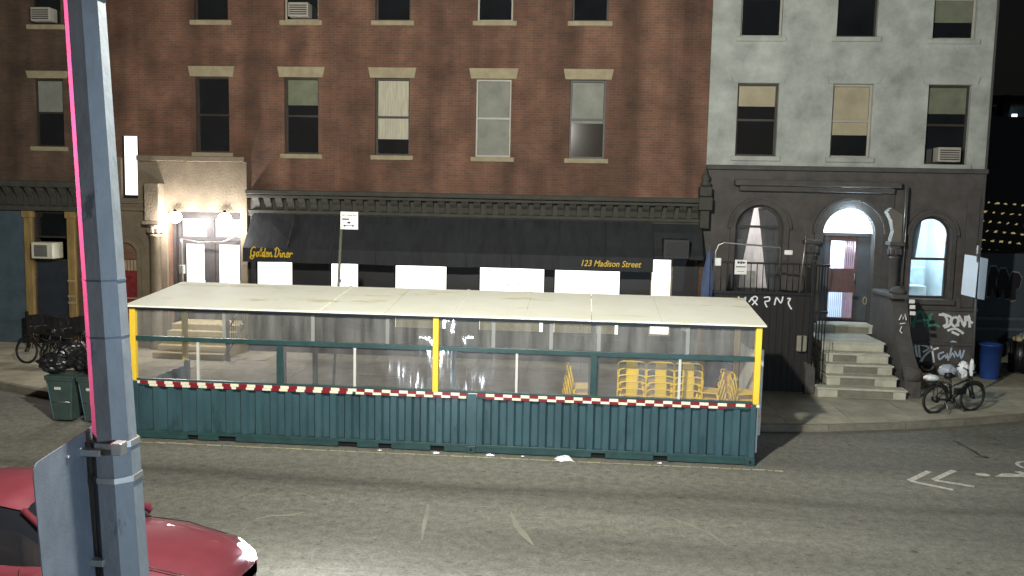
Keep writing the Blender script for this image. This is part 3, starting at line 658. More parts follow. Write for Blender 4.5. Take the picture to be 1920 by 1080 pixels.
for k, u in enumerate(upw): sash_window(BS, *u, YF+.02, sash=SASHW if k % 2 else SASH, blind=(.3, .7, .35, .5, 0, .8)[k], trim=GREYW, ac=(k == 2))
MB().bev(6.21, 13.97, YF-.12, YF+.03, 5.9, 6.03, .02).build('string_course', BROWND, BS)
MB().bev(7.0, 11.6, YF-.3, YF, 5.45, 5.62, .03).build('door_hood', BROWND, BS); MB().bev(7.15, 11.45, YF-.2, YF, 5.3, 5.445, .02).build('hood_moulding', BROWND, BS)
for (o, r) in ((W1, .16), (W3, .12), (DR, .24)):
    xc = (o[0]+o[1])/2; rr = (o[1]-o[0])/2; q = MB(); arch_mould(q, xc, o[3]-rr, rr+.01, rr+r, YF-.09, YF-.002, o[2] if o is not DR else 1.6)
    arch_mould(q, xc, o[3]-rr, rr+r+.002, rr+r+.07, YF-.13, YF-.0025); q.build('arch_moulding', BROWND, BS)
for o in (W1, W3): MB().bev(o[0]-.18, o[1]+.18, YF-.16, YF+.1, o[2]-.16, o[2]-.003, .02).build('sill', BROWND, BS)
for zz in (2.1, 1.1, .5): MB().bev(11.4 if zz > 1 else 11.3, 13.98, YF-.07 if zz > 1 else YF-.1, YF-.001, zz-.1, zz, .02).build('base_moulding', BROWND, BS)
for c in (11.16, 13.5):
    MB().bev(c, c+.34, YF-.06, YF-.0015, 2.12, 5.28, .015).build('pilaster', BROWND, BS)
column(BS, 11.5, YF-.3, 1.72, 3.95, .13, BROWND); MB().bev(11.3, 11.72, YF-.5, YF-.07, .13, 1.72, .02).build('pedestal', BROWND, BS)
column(BS, 9.2, YF-.3, 1.72, 3.95, .13, BROWND); MB().bev(9.0, 9.4, YF-.5, YF-.002, .13, 1.72, .02).build('pedestal', BROWND, BS)
co = MB().prism([(11.34, 3.955), (11.62, 3.955), (11.62, 4.7), (11.3, 4.9), (11.2, 4.78), (11.33, 4.55), (11.4, 4.25)], 'y', YF-.42, YF-.14); co.build('console', mat('pale_console_stone', rgb(112, 106, 98), .8, var=.2, bump=.3), BS)
for xx in (11.62, 12.0-.2): MB().tube([(xx, YF-.55 if xx < 11.7 else YF-.16, 3.95 if xx < 11.7 else 2.2), (xx+.02, YF-.5 if xx < 11.7 else YF-.16, 5.5)], .018, 6).build('conduit', STEEL, BS)
# round-headed window panes: left one with parted curtains, right one looking into a lit room
def arch_window(o, name, rail):
    xc = (o[0]+o[1])/2; rr = (o[1]-o[0])/2; zc = o[3]-rr; q = MB(); arch_mould(q, xc, zc, rr-.07, rr-.002, YF+.12, YF+.2, o[2]+.07)
    q.box(o[0]+.003, o[1]-.003, YF+.121, YF+.199, o[2], o[2]+.07); q.box(o[0]+.07, o[1]-.07, YF+.11, YF+.205, rail-.035, rail+.035); return q.build('window', SASH, BS)
CLEAR = plastic('window_glass', .95, (.95, .97, .97), .02, (.4, .4, .4), 1.0, .0005)
w1 = arch_window(W1, 'window', 4.28); w3 = arch_window(W3, 'window', 3.47)
for o, wo in ((W1, w1), (W3, w3)):
    rr = (o[1]-o[0])/2; poly = [(o[0]+.05, o[2]+.05), (o[1]-.05, o[2]+.05)]+arch_pts((o[0]+o[1])/2, o[3]-rr, rr-.05); MB().prism(poly, 'y', YF+.155, YF+.163).build('pane', CLEAR, wo)
def room(o, name, d, wallm, parent):
    a, b, c, e = o[0]-.5, o[1]+.5, o[2]-.5, o[3]+.1; y0, y1 = YF+.36, YF+.36+d
    r = MB(); r.add([(a,y0,c),(b,y0,c),(b,y1,c),(a,y1,c),(a,y0,e),(b,y0,e),(b,y1,e),(a,y1,e)], [(0,1,2,3),(4,5,6,7),(1,2,6,5),(2,3,7,6),(3,0,4,7)])
    r.add([(a,y0,c),(o[0],y0,c),(o[0],y0,e),(a,y0,e)], [(0,1,2,3)]); r.add([(o[1],y0,c),(b,y0,c),(b,y0,e),(o[1],y0,e)], [(0,1,2,3)]); r.add([(o[0],y0,c),(o[1],y0,c),(o[1],y0,o[2]),(o[0],y0,o[2])], [(0,1,2,3)])
    r.add([(o[0],y0,o[3]),(o[1],y0,o[3]),(o[1],y0,e),(o[0],y0,e)], [(0,1,2,3)])
    return r.build(name, wallm, parent, recalc=False)
room(W1, 'room_lining', 1.6, mat('pale_room_paint', rgb(225, 220, 218), .8, var=.1), BS)
room(W3, 'room_lining', 2.6, mat('cool_room_paint', rgb(222, 230, 234), .8, var=.08), BS)
cu = MB()
for s in (-1, 1):
    xm = 7.72 if s < 0 else 7.78
    edge = W1[0]+.02 if s < 0 else W1[1]-.02
    n = 9; rows = []
    for j in range(8):
        z = 4.82-(4.82-2.48)*j/7; half = .03+.36*(j/7)**1.0; xi = xm+s*half
        for i in range(n):
            t = i/(n-1); rows.append((xi+(edge-xi)*t, YF+.42+.03*math.sin(t*16+j*.3), z))
    cu.add(rows, [(j*n+i, j*n+i+1, (j+1)*n+i+1, (j+1)*n+i) for j in range(7) for i in range(n-1)], 0, True)
cu.build('curtain', mat('slate_curtain', rgb(86, 88, 92), .85, var=.2, scale=4), BS, recalc=False)
MB().box(7.4, 8.0, YF+1.3, YF+1.5, 2.3, 2.9).build('cabinet', mat('grey_cabinet', rgb(150, 150, 140), .6), BS)
light('room_light', 'POINT', (7.8, YF+.85, 4.4), 55, (1, .95, .95), BS, .12)
light('room_light', 'POINT', (12.8, YF+1.3, 4.3), 150, (.72, .9, 1), BS, .15)
fu = MB().bev(12.1, 13.3, YF+2.2, YF+2.8, 1.9, 3.1, .03); fu.bev(12.5, 12.75, YF+2.1, YF+2.19, 2.95, 3.3, .02); fu.build('shelf_unit', mat('pale_shelf', rgb(190, 205, 210), .6), BS)
MB().bev(11.9, 12.9, YF+.9, YF+1.5, 2.3, 2.62, .03).build('worktop', mat('white_worktop', rgb(210, 214, 214), .5), BS)
cl = MB(); n = 8; rows = []
for j in range(5):
    for i in range(n): rows.append((12.06+.40*i/(n-1)-.03*j, YF+.40+.025*math.sin(i*1.9+j*.4), 4.6-.28*j))
cl.add(rows, [(j*n+i, j*n+i+1, (j+1)*n+i+1, (j+1)*n+i) for j in range(4) for i in range(n-1)], 0, True); cl.build('curtain', mat('sheer_curtain', rgb(150, 160, 168), .8), BS, recalc=False)
# front door: lit fanlight, brown leaf with barred lights
YD2 = YF+.3; xc = 10.29; rr = .71
fl = MB().prism([(9.6, 4.16), (10.98, 4.16)]+arch_pts(xc, 4.14, rr-.015), 'y', YF+.1, YF+.12); fl.build('fanlight', LITC, BS)
ft = MB().box(9.585, 10.995, YD2-.06, YD2+.05, 4.06, 4.155); ft.box(9.585, 9.86, YD2-.03, YD2+.05, 1.6, 4.06); ft.box(10.66, 10.995, YD2-.03, YD2+.05, 1.6, 4.06); ft.build('door_frame', mat('grey_door_frame', rgb(74, 76, 80), .6, var=.15), BS)
df_ = MB(); dx0, dx1 = 9.86, 10.66
for zz0, zz1 in ((1.6, 1.68), (2.42, 3.12), (3.92, 4.055)): df_.box(dx0, dx1, YD2+.0, YD2+.05, zz0, zz1)
for a in (dx0, dx1-.05): df_.box(a, a+.05, YD2-.002, YD2+.048, 1.681, 3.919)
do = df_.build('door', mat('red_brown_door_paint', rgb(96, 70, 66), .55, var=.2), BS)
HW = room((9.86, 10.66, 1.68, 3.92), 'hall_lining', 2.2, mat('hall_paint', rgb(214, 222, 230), .8, var=.1), BS)
light('hall_light', 'POINT', (10.2, YF+1.4, 3.75), 190, (.8, .9, 1), BS, .12)
MB().box(10.5, 10.9, YF+.9, YF+.95, 1.3, 4.0).build('inner_door', mat('red_brown_inner', rgb(176, 136, 146), .55, var=.2), BS)
for k in range(13):
    xx = dx0+.07+k*.055
    MB().box(xx, xx+.014, YD2+.02, YD2+.034, 1.681, 2.419).build('bar', SASHW, do)
    if k > 5: MB().box(xx, xx+.014, YD2+.02, YD2+.034, 3.121, 3.919).build('bar', BLACK, do)
MB().tube([(10.6, YD2-.03, 2.7), (10.6, YD2-.09, 2.72), (10.6, YD2-.09, 2.95), (10.6, YD2-.03, 2.97)], .015).build('handle', STEEL, do)
fan = thing('fanlight_lamp', 'cold white lamp glaring inside the arched fanlight over the stoop door', 'lamp', (10.29, YF-.02, 4.9))
MB().bev(10.19, 10.39, YF-.02, YF+.2, 4.74, 4.82, .02).build('lamp_case', emis('cold_lamp', (.8, .93, 1), 30), fan)
light('lamp_light', 'POINT', (10.29, YF-.12, 4.66), 150, (.62, .82, 1), fan, .08)
# stoop
SP = thing('stoop', 'pale stone stoop of six patched steps before the arched door', 'stoop', (9.9, 6, GZ))
PATCH = mat('patched_step_stone', rgb(128, 125, 110), .85, var=.25, scale=4, bump=.3)
STEPM = mat('pale_step_stone', rgb(188, 185, 168), .8, var=.25, scale=3, bump=.3, detail=9)
SY = [5.7, 6.05, 6.35, 6.62, 7.0, 8.6]; SXL = [8.72, 9.02, 9.06, 9.1, 9.12, 9.3]; SXR = [10.86, 10.74, 10.72, 10.7, 10.7, 10.9]
for k in range(6):
    z0, z1 = GZ+.245*k+.002, GZ+.245*(k+1)
    s = MB().bev(SXL[k], SXR[k], SY[k]+.03, 9.28, z0, z1-.052, .008).build('riser', STEPM, SP)
    MB().bev(SXL[k]-.03, SXR[k]+.03, SY[k], (SY[k+1]+.06) if k < 5 else YF+.34, z1-.05, z1, .012).build('tread', STEPM, SP)
    for (a, b) in {0: [(9.2, 10.55)], 1: [(9.35, 10.2)], 2: [(9.5, 10.35)], 3: [(9.3, 9.9)], 5: [(9.85, 10.8)]}.get(k, []):
        MB().box(a, b, SY[k]+.022, SY[k]+.0295, z0+.015, z1-.06).build('patch', PATCH, SP)
# carved side wall of the stoop
ck = MB(); prof = [(5.95, GZ), (5.95, .72), (6.1, .86), (6.3, .98), (6.55, 1.25), (6.8, 1.6), (7.0, 1.95), (7.1, 2.2), (7.2, 2.42), (7.5, 2.5), (8.9, 2.5), (8.9, GZ)]
ck.prism(prof, 'x', 10.9, 11.28); cko = ck.build('side_wall', BROWND, SP)
cp = MB().bev(10.86, 11.32, 7.15, 8.78, 2.502, 2.64, .04); cp.lathe([(.2, 2.642), (.22, 2.7), (.16, 2.78), (.08, 2.82), (0, 2.84)], (11.09, 7.4, 0), 14); cp.build('side_wall_cap', BROWND, SP)
ro = MB().lathe([(.16, -.2), (.2, -.1), (.2, .1), (.16, .2)], (0, 0, 0), 16)
ro.v = [(11.09+c, 6.05+a, .72+b) for a, b, c in ro.v]; ro.build('scroll', BROWND, SP)
ck2 = MB(); ck2.prism([(p[0], min(p[1], 1.3)) for p in prof], 'x', 8.45, 8.68); ck2.build('side_wall', BROWND, SP)
rl = MB().tube([(11.36, 6.9, .9), (11.38, 7.05, 1.6), (11.36, 7.2, 2.2), (11.3, 7.3, 2.6), (11.2, 7.4, 2.86), (11.05, 7.45, 2.95)], .02); rl.build('handrail', BLACK, SP)
for k in range(6):
    t = k/6; MB().tube([(11.36, 6.9+.08*k, 1.0+.28*k), (11.42, 7.35+.2*k, .6+.05*k)], .014, 6).build('rail_strut', BLACK, SP)
for (yy, zz) in ((7.1, 2.28), (7.16, 2.42), (7.06, 2.12)): MB().bev(11.28, 11.42, yy-.1, yy-.06, zz, zz+.1, .01).build('sticker', WHITEP, SP)
rg = MB(); rg.tube([(10.62+.05*math.cos(a), 8.55, 2.3+.1*math.sin(a)) for a in [2*PI*k/14 for k in range(14)]], .016, 6, closed=True); rg.build('door_ring', TRIM, SP)
g = MB().ribbon([(10.98, 2.0), (11.03, 2.14), (11.07, 2.02), (11.12, 2.16), (11.16, 2.0)], .03, 6.86); g.ribbon([(11.0, 1.9), (11.14, 1.92)], .025, 6.86); g.ribbon([(11.04, 1.84), (11.0, 1.72), (11.06, 1.66)], .025, 6.82)
g.build('graffiti', GRAFW, SP)
# graffiti on the brownstone's base
def strokes(px, Y, wd, name, mt, parent, smooth=True):
    g = MB()
    for k, s in enumerate(px):
        p3 = [A(a, b, Y) for a, b in s]; p = [(v.x, v.z) for v in p3]
        if smooth and len(p) > 2:
            q = []
            for i in range(len(p)-1):
                p0, p1, p2, p3_ = p[max(i-1, 0)], p[i], p[i+1], p[min(i+2, len(p)-1)]
                for t in (0, .25, .5, .75):
                    q.append(tuple(.5*((2*p1[c])+(-p0[c]+p2[c])*t+(2*p0[c]-5*p1[c]+4*p2[c]-p3_[c])*t*t+(-p0[c]+3*p1[c]-3*p2[c]+p3_[c])*t**3) for c in (0, 1)))
            q.append(p[-1]); p = q
        g.ribbon(p, wd, Y-.004-.0008*k, .003)
    return g.build(name, mt, parent)
YG = YF-.012
strokes([[(1712,614),(1716,595),(1722,585),(1730,586),(1733,600),(1735,612)],[(1706,606),(1720,602),(1740,600)],[(1737,588),(1742,594),(1748,587)],[(1740,592),(1744,600),(1736,612),(1750,608),(1762,613)]], YG, .065, 'graffiti', GRAFG, BS)
strokes([[(1760,590),(1772,592),(1776,606),(1768,612)],[(1766,588),(1784,596),(1780,610),(1770,614)],[(1790,594),(1782,602),(1790,612),(1798,600),(1790,594)],[(1796,612),(1798,592),(1808,612),(1810,592)],[(1806,610),(1816,592),(1818,614)],[(1812,598),(1824,606)],[(1776,620),(1790,616),(1802,622),(1806,626)],[(1784,622),(1798,628)]], YG, .07, 'graffiti', GRAFW, BS)
strokes([[(1702,644),(1710,650),(1712,668),(1706,676),(1702,660),(1704,646)],[(1716,644),(1718,660),(1722,676)],[(1716,676),(1730,678)],[(1722,642),(1724,664),(1726,676)],[(1726,646),(1742,652),(1730,660)],[(1742,640),(1748,660),(1750,686),(1740,694),(1728,688),(1730,672),(1744,658),(1760,652)]], YG, .055, 'graffiti', GRAFW, BS)
strokes([[(1770,660),(1760,664),(1762,674),(1772,666),(1774,672)],[(1776,662),(1778,676)],[(1784,652),(1780,672),(1786,662),(1790,670)],[(1778,646),(1786,640),(1794,644),(1786,648),(1778,646)],[(1790,658),(1796,668),(1800,658)],[(1800,656),(1802,672),(1808,656)],[(1780,686),(1784,682),(1788,686),(1784,691),(1780,686)]], YG, .045, 'graffiti', GRAFB, BS)
# downspout and vents at the corner
MB().box(13.9, 13.952, YF-.03, YF-.001, .13, 13.4).build('corner_strip', BROWND, BS)

# ------------------------------------------------------------------ dining shed
SH = thing('dining_shed', 'roadside dining shed on teal container base with yellow posts and cream roof', 'dining shed', (0, 1.1, 0))
XL, XM, XR, ZB, ZT, DY = -6.06, .71, 6.06, 1.17, 2.68, 2.25
def corr(x0, x1, y, s, name='corrugated_wall'):
    P = .298; n = round((x1-x0)/P); P = (x1-x0)/n; d = .07; pts = []
    for k in range(n):
        b = x0+k*P; pts += [(b, 0), (b+P*.36, 0), (b+P*.5, d), (b+P*.86, d)]
    pts.append((x1, 0)); N = len(pts); z0, z1 = .17, 1.075; c = MB()
    vs = []
    for i, (x, o) in enumerate(pts):
        for z in (z0, z1): vs.append((x, y+s*(.015+o), z))
    c.add(vs, [(2*i, 2*i+2, 2*i+3, 2*i+1) for i in range(N-1)]); o = c.build(name, TEAL, SH, recalc=False)
    sm = o.modifiers.new('thick', 'SOLIDIFY'); sm.thickness = .004; sm.offset = 0; return o
for a, b in ((XL+.1, XM-.09), (XM+.09, XR-.1)):
    corr(a, b, 0, 1)
for (x, s) in ((XL, 1), (XR, -1)):
    o = MB(); P = .28; n = 7; vs = []; pts = []
    for k in range(n): pts += [(.1+k*(DY-.2)/n, 0), (.1+(k+.36)*(DY-.2)/n, 0), (.1+(k+.5)*(DY-.2)/n, .05), (.1+(k+.86)*(DY-.2)/n, .05)]
    pts.append((DY-.1, 0))
    for (yy, of) in pts:
        for z in (.17, 1.075): vs.append((x+s*(.015+of), yy, z))
    o.add(vs, [(2*i, 2*i+2, 2*i+3, 2*i+1) for i in range(len(pts)-1)]); oo = o.build('corrugated_wall', TEAL, SH, recalc=False); oo.modifiers.new('thick', 'SOLIDIFY').thickness = .004
pk = [(-4.85, .22), (-4.15, .36), (-1.72, .38), (-.98, .26), (.05, .27), (3.15, .27), (4.32, .26)]
for s, yy in ((0, 0), (1, DY)):
    r = MB(); y0, y1 = (yy-.012, yy+.06) if s == 0 else (yy-.06, yy+.012)
    r.bev(XL+.1, XR-.1, y0, y1, .115, .175, .006); last = XL+.1
    if s == 0:
        for c, wv in pk:
            r.box(last, c-wv/2, y0+.004, y1, .025, .1145); last = c+wv/2
        r.box(last, XR-.1, y0+.004, y1, .025, .1145)
    else: r.box(last, XR-.1, y0, y1, .025, .1145)
    r.build('bottom_rail', TEALD, SH)
    if s == 0:
        MB().bev(XL+.1, XM-.09, y0, y1, 1.076, ZB, .006).build('top_rail', TEALD, SH); MB().bev(XM+.09, XR-.1, y0, y1, 1.076, ZB, .006).build('top_rail', TEALD, SH)
for c, wv in pk: MB().box(c-wv/2+.002, c+wv/2-.002, .045, .06, .02, .114).build('fork_pocket', HOLE, SH)
for x in (XL, XM, XR):
    for yy in (0, DY):
        q = MB() if (yy and x == XM) else MB().bev(x-.1 if x != XL else x, x+.1 if x != XR else x, yy-.02 if yy == 0 else yy-.1, yy+.1 if yy == 0 else yy+.02, .15, 1.176, .01); q.v and q.build('corner_post', TEAL, SH)
        xa, xb = {XL: (x-.015, x+.16), XM: (x-.09, x+.09), XR: (x-.16, x+.015)}[x]
        k = MB().bev(xa, xb, yy-.035 if yy == 0 else yy-.14, yy+.14 if yy == 0 else yy+.035, .0, .149, .012); ko = k.build('corner_casting', TEALD, SH)
        xm_ = (xa+xb)/2
        if yy == 0: MB().lathe([(.022, -.001), (.022, .001)], (0, 0, 0), 12).v
        if yy == 0:
            h = MB(); h.add([(xm_+.022*math.cos(2*PI*j/12), -.0365, .075+.034*math.sin(2*PI*j/12)) for j in range(12)], [tuple(range(12))]); h.build('casting_hole', HOLE, ko)
# deck inside
MB().box(XL+.1, XR-.1, .08, DY-.08, .12, .16).build('deck', mat('grey_deck_boards', rgb(96, 90, 82), .8, var=.3, scale=3), SH)
# reflective tape, two chequered rows
def tape(x0, x1, z, h, ph, y=-.018):
    t = MB(); P = .168; k = 0; x = x0
    while x < x1-.01:
        b = min(x+P, x1); t.add([(x, y, z), (b, y, z), (b, y, z+h), (x, y, z+h), (x, y+.003, z), (b, y+.003, z), (b, y+.003, z+h), (x, y+.003, z+h)], [(0,1,2,3),(0,4,5,1),(3,2,6,7),(0,3,7,4),(1,5,6,2)], (k+ph) % 2); x = b; k += 1
    return t.build('reflective_tape', [RED, CREAM], SH)
tape(XL-.02, XR+.05, 1.122, .058, 1)
tape(-5.72, -3.95, 1.072, .047, 1); tape(-3.92, -1.62, 1.072, .047, 0); tape(-1.56, .6, 1.072, .047, 1); tape(.98, 5.5, 1.072, .047, 0)
# posts and rails of the upper frame
for x in (XL+.02, 0, XR-.02):
    MB().bev(x-.055, x+.055, -.035, .075, 1.181, ZT-.035, .008).build('post', YEL, SH)
    MB().bev(x-.05, x+.05, DY-.1, DY, 1.181 if x else .16, 2.84, .008).build('post', YEL if x != 0 else TEALD, SH)
for x in (-3.07, 3.02):
    MB().bev(x-.06, x+.06, -.015, .09, 1.221, 1.975, .006).build('middle_post', TEALD, SH)
    MB().box(x-.1, x+.1, .091, .1, 1.221, 1.975).build('post_backing', BLACK, SH)
    MB().bev(x-.05, x+.05, DY-.09, DY-.01, .18, 2.85, .006).build('rear_post', TEALD, SH)
spans = [(XL+.077, -.057), (.057, XR-.077)]
for a, b in spans:
    MB().bev(a, b, -.01, .07, 1.978, 2.068, .006).build('middle_rail', TEALD, SH)
    MB().bev(a, b, -.012, .07, 1.1812, 1.2195, .005).build('bottom_bar', TEALD, SH)
    MB().bev(a, b, -.01, .07, ZT-.1, ZT-.045, .006).build('head_rail', mat('slate_head_rail', rgb(66, 76, 84), .5, var=.2), SH)
for x in (-4.72, -1.58, 1.56, 4.62): MB().bev(x-.025, x+.025, -.018, .03, 1.2205, 1.977, .004).build('mullion', WHITEALU, SH)
def pane(x0, x1, z0, z1, y, mt, wav, name, nx=14, nz=10, ph=0.0):
    vs = []; 
    for j in range(nz+1):
        for i in range(nx+1):
            u, v = i/nx, j/nz; e = math.sin(PI*u)*math.sin(PI*v)
            vs.append((x0+(x1-x0)*u, y+wav*(e*.8*math.cos(ph+3.1*u)+.35*e*math.sin(7*u+ph*2+2*v)), z0+(z1-z0)*v))
    p = MB().add(vs, [(j*(nx+1)+i, j*(nx+1)+i+1, (j+1)*(nx+1)+i+1, (j+1)*(nx+1)+i) for j in range(nz) for i in range(nx)], 0, True)
    return p.build(name, mt, SH, recalc=False)
low = [(-5.98, -4.745), (-4.695, -3.13), (-3.01, -1.605), (-1.555, -.057), (.057, 1.535), (1.585, 2.96), (3.08, 4.595), (4.645, 5.983)]
for k, (a, b) in enumerate(low): pane(a, b, 1.2205, 1.977, .04, PLL, .02, 'lower_pane', ph=k*1.3)
upc = [-5.98, -4.2, -2.42, -.95, -.057]; upd = [.057, 1.1, 2.2, 3.1, 4.75, 5.983]
for lst in (upc, upd):
    for k, (a, b) in enumerate(zip(lst, lst[1:])): pane(a, b+.0, 2.069, ZT-.101, .045-.008*(k % 2), PLU, .03, 'plastic_curtain', ph=k*2.1)
    for q in lst[1:-1]: MB().box(q-.035, q+.035, .03, .036, 2.07, ZT-.101).build('curtain_seam', plastic('curtain_seam_film', .55, (.9, .9, .9), .1, (.5, .5, .48)) if 'curtain_seam_film' not in MATS else MATS['curtain_seam_film'], SH)
# roof: panels with seams, edge and battens
edges = [-6.16, -5.0, -3.7, -2.3, -.98, .3, 1.6, 2.95, 4.25, 6.16]
for a, b in zip(edges, edges[1:]):
    r = MB(); n = 4; vs = []
    y0, y1, za, zb = -.1, DY+.1, ZT, ZT+.24
    for (x, dx) in ((a+.004, 0), (b-.004, 0)):
        pass
    r.add([(a+.004, y0, za-.03), (b-.004, y0, za-.03), (b-.004, y1, zb-.03), (a+.004, y1, zb-.03), (a+.004, y0, za+random.uniform(-.004, .006)), (b-.004, y0, za+random.uniform(-.004, .006)), (b-.004, y1, zb), (a+.004, y1, zb)],
          [(0,3,2,1),(4,5,6,7),(0,1,5,4),(1,2,6,5),(2,3,7,6),(3,0,4,7)]); r.build('roof_panel', ROOF, SH)
for x, wv in ((1.6, .09), (.3, .03), (-2.3, .03)):
    r = MB(); r.add([(x-wv, -.105, ZT-.0), (x+wv, -.105, ZT-.0), (x+wv, DY+.1, ZT+.24), (x-wv, DY+.1, ZT+.24), (x-wv, -.105, ZT+.014), (x+wv, -.105, ZT+.014), (x+wv, DY+.1, ZT+.254), (x-wv, DY+.1, ZT+.254)], [(0,3,2,1),(4,5,6,7),(0,1,5,4),(1,2,6,5),(2,3,7,6),(3,0,4,7)])
    r.build('roof_batten', ROOF, SH)
fa = MB(); n = 48; vs = []
for i in range(n+1):
    x = -6.14+12.28*i/n; dz = random.uniform(-.006, .006)
    vs += [(x, -.09, ZT-.034), (x, -.085, ZT-.052+dz), (x, -.02, ZT-.052+dz), (x, -.02, ZT-.034)]
fa.add(vs, [(4*i+j, 4*i+4+j, 4*i+4+(j+1) % 4, 4*i+(j+1) % 4) for i in range(n) for j in range(4)]); fa.build('roof_edge', mat('dark_roof_edge', rgb(46, 48, 50), .6), SH)
MB().bev(-6.1, 6.1, DY-.09, DY, 2.83, 2.88, .006).build('rear_head_rail', TEALD, SH)
# inside fittings: wood post, hanging fan brackets and stickers on the far side
MB().bev(5.2, 5.36, DY-.3, DY-.2, .16, 2.8, .01).build('wood_stud', mat('plywood_stud', rgb(150, 116, 66), .7, var=.25, stretch=(1,1,.2)), SH)
MB().box(4.72, 5.1, DY-.26, DY-.24, 1.9, 2.72).build('notice_board', mat('black_board', (.012, .012, .012), .6), SH)
g = MB()
for (a, b, c, d) in ((4.82, 4.98, 2.48, 2.6), (4.86, 5.0, 2.36, 2.5), (4.9, 5.02, 2.22, 2.36), (4.84, 4.9, 2.24, 2.3)): g.box(a, b, DY-.266, DY-.261, c, d)
g.build('sticker', WHITEP, SH)
for (x, z) in ((-1.9, 2.52), (-.35, 2.5), (.25, 2.5), (1.25, 2.5), (3.4, 2.52), (5.55, 2.5)):
    b = MB().tube([(x, 1.2, 2.78), (x, 1.2, z+.05)], .012, 6); b.lathe([(.02, z-.04), (.045, z-.02), (.03, z+.03), (.02, z+.06)], (x, 1.2, 0), 10); b.build('pendant_lamp', mat('dull_pendant', rgb(150, 150, 140), .4), SH)

# ------------------------------------------------------------------ yellow chairs
def make_chair():
    t = thing('metal_chair', 'x', 'chair', (0, 0, 0))
    s = MB(); W = .2
    s.prism([(-W, -.18), (W, -.18), (W*1.02, .12), (W*.8, .19), (-W*.8, .19), (-W*1.02, .12)], 'z', .435, .45); s.build('seat', CHAIRY, t)
    pts = [(-.2, -.17, .44), (-.215, -.2, .62), (-.215, -.225, .74)]
    for k in range(9):
        a = PI-PI*k/8; pts.append((.215*math.copysign(abs(math.cos(a))**.6, math.cos(a)), -.235, .77+.075*math.sin(a)**.7 if math.sin(a) > 1e-6 else .77))
    pts += [(.215, -.225, .74), (.215, -.2, .62), (.2, -.17, .44)]
    MB().tube(pts, .0125, 6).build('back_frame', CHAIRY, t)
    sp = MB(); sp.add([(-.085, -.175, .45), (.085, -.175, .45), (.085, -.24, .835), (-.085, -.24, .835), (-.085, -.167, .45), (.085, -.167, .45), (.085, -.232, .835), (-.085, -.232, .835)], [(0,1,2,3),(4,7,6,5),(0,4,5,1),(1,5,6,2),(2,6,7,3),(3,7,4,0)]); sp.build('back_splat', CHAIRY, t)
    for sx in (-1, 1):
        for sy in (-1, 1):
            l = MB().tube([(sx*.17, sy*.15, .44), (sx*.2, sy*.2-.01, .2), (sx*.225, sy*.235-.01, 0)], [.022, .018, .012], 6); l.build('leg', CHAIRY, t)
    return t
ch0 = make_chair(); first = True
def put_chair(x, y, z, rz, label, group):
    global first
    if first: c = ch0; first = False
    else: c = copy_tree(ch0)
    c.location = (x, y, z); c.rotation_euler = (0, 0, rz); c.scale = (1.25, 1.2, 1.05); c['label'] = label; c['category'] = 'chair'; c['group'] = group; return c
ORD = ['bottom', 'second from the bottom', 'third from the bottom', 'middle', 'third from the top', 'second from the top', 'topmost']
for name, x in (('stack beside the green post', 3.77), ('centre one of the three facing stacks', 4.31), ('stack crossed by the pale upright strip', 4.84)):
    for k in range(7): put_chair(x+random.uniform(-.008, .008), .62+.018*k, .162+.13*k, random.uniform(-.03, .03), 'yellow metal chair, %s in the %s' % (ORD[k], name), 'stacked yellow chairs')
for name, x, rz, n in (('sideways stack left of the green post', 2.72, -PI/2+.15, 6), ('sideways stack by the right yellow post', 5.36, PI/2-.25, 6), ('corner stack by the right yellow post', 5.76, -PI/2+.35, 6)):
    for k in range(n): put_chair(x+(.02*k if rz < 0 else -.02*k), .62, .162+.13*k, rz, 'yellow metal chair, %s in the %s' % (['bottom', 'second from the bottom', 'third from the bottom', 'third from the top', 'second from the top', 'topmost'][k], name), 'stacked yellow chairs')
lb = thing('white_board', 'white corrugated board leaning at the shed end beside stacked chairs', 'board', (6.15, 1.2, .16))
b = MB()
for k in range(28): b.box(6.10, 6.13, .14+k*.07, .14+k*.07+.069, .22, 2.0)  # board widened across the whole shed end so its shadow falls solid
b.build('panel', WHITEP, lb)
b = MB().box(6.14, 6.42, 1.3, 1.33, .25, 2.0); lb2 = b.build('side_panel', WHITEP, lb)

# ------------------------------------------------------------------ street furniture
# no-parking sign on its post behind the shed
NP = thing('parking_sign', 'white no parking sign on a grey post behind the shed roof', 'sign', (-2.8, 2.8, GZ))
MB().prism([(-.03, -.02), (.03, -.02), (.03, .02), (-.03, .02)], 'z', 0, 1).v
p = MB().tube([(-2.87, 2.84, GZ), (-2.64, 2.8, 4.55)], .032, 8); p.build('post', mat('dull_post', rgb(92, 92, 78), .6, metal=.3, var=.2), NP)
MB().bev(-2.66, -2.26, 2.735, 2.745, 4.16, 4.55, .003).build('plate', WHITEP, NP)
text('lettering', 'NO PARKING', .062, (-2.63, 2.732, 4.45), BLACK, NP, sx=.92)
g = MB().box(-2.62, -2.46, 2.731, 2.734, 4.37, 4.4); g.box(-2.5, -2.43, 2.731, 2.734, 4.29, 4.33); g.box(-2.56, -2.38, 2.731, 2.734, 4.232, 4.248)
g.prism([(-2.6, 4.24), (-2.55, 4.27), (-2.55, 4.21)], 'y', 2.731, 2.734); g.prism([(-2.34, 4.24), (-2.39, 4.21), (-2.39, 4.27)], 'y', 2.731, 2.734); g.build('print', BLACK, NP)

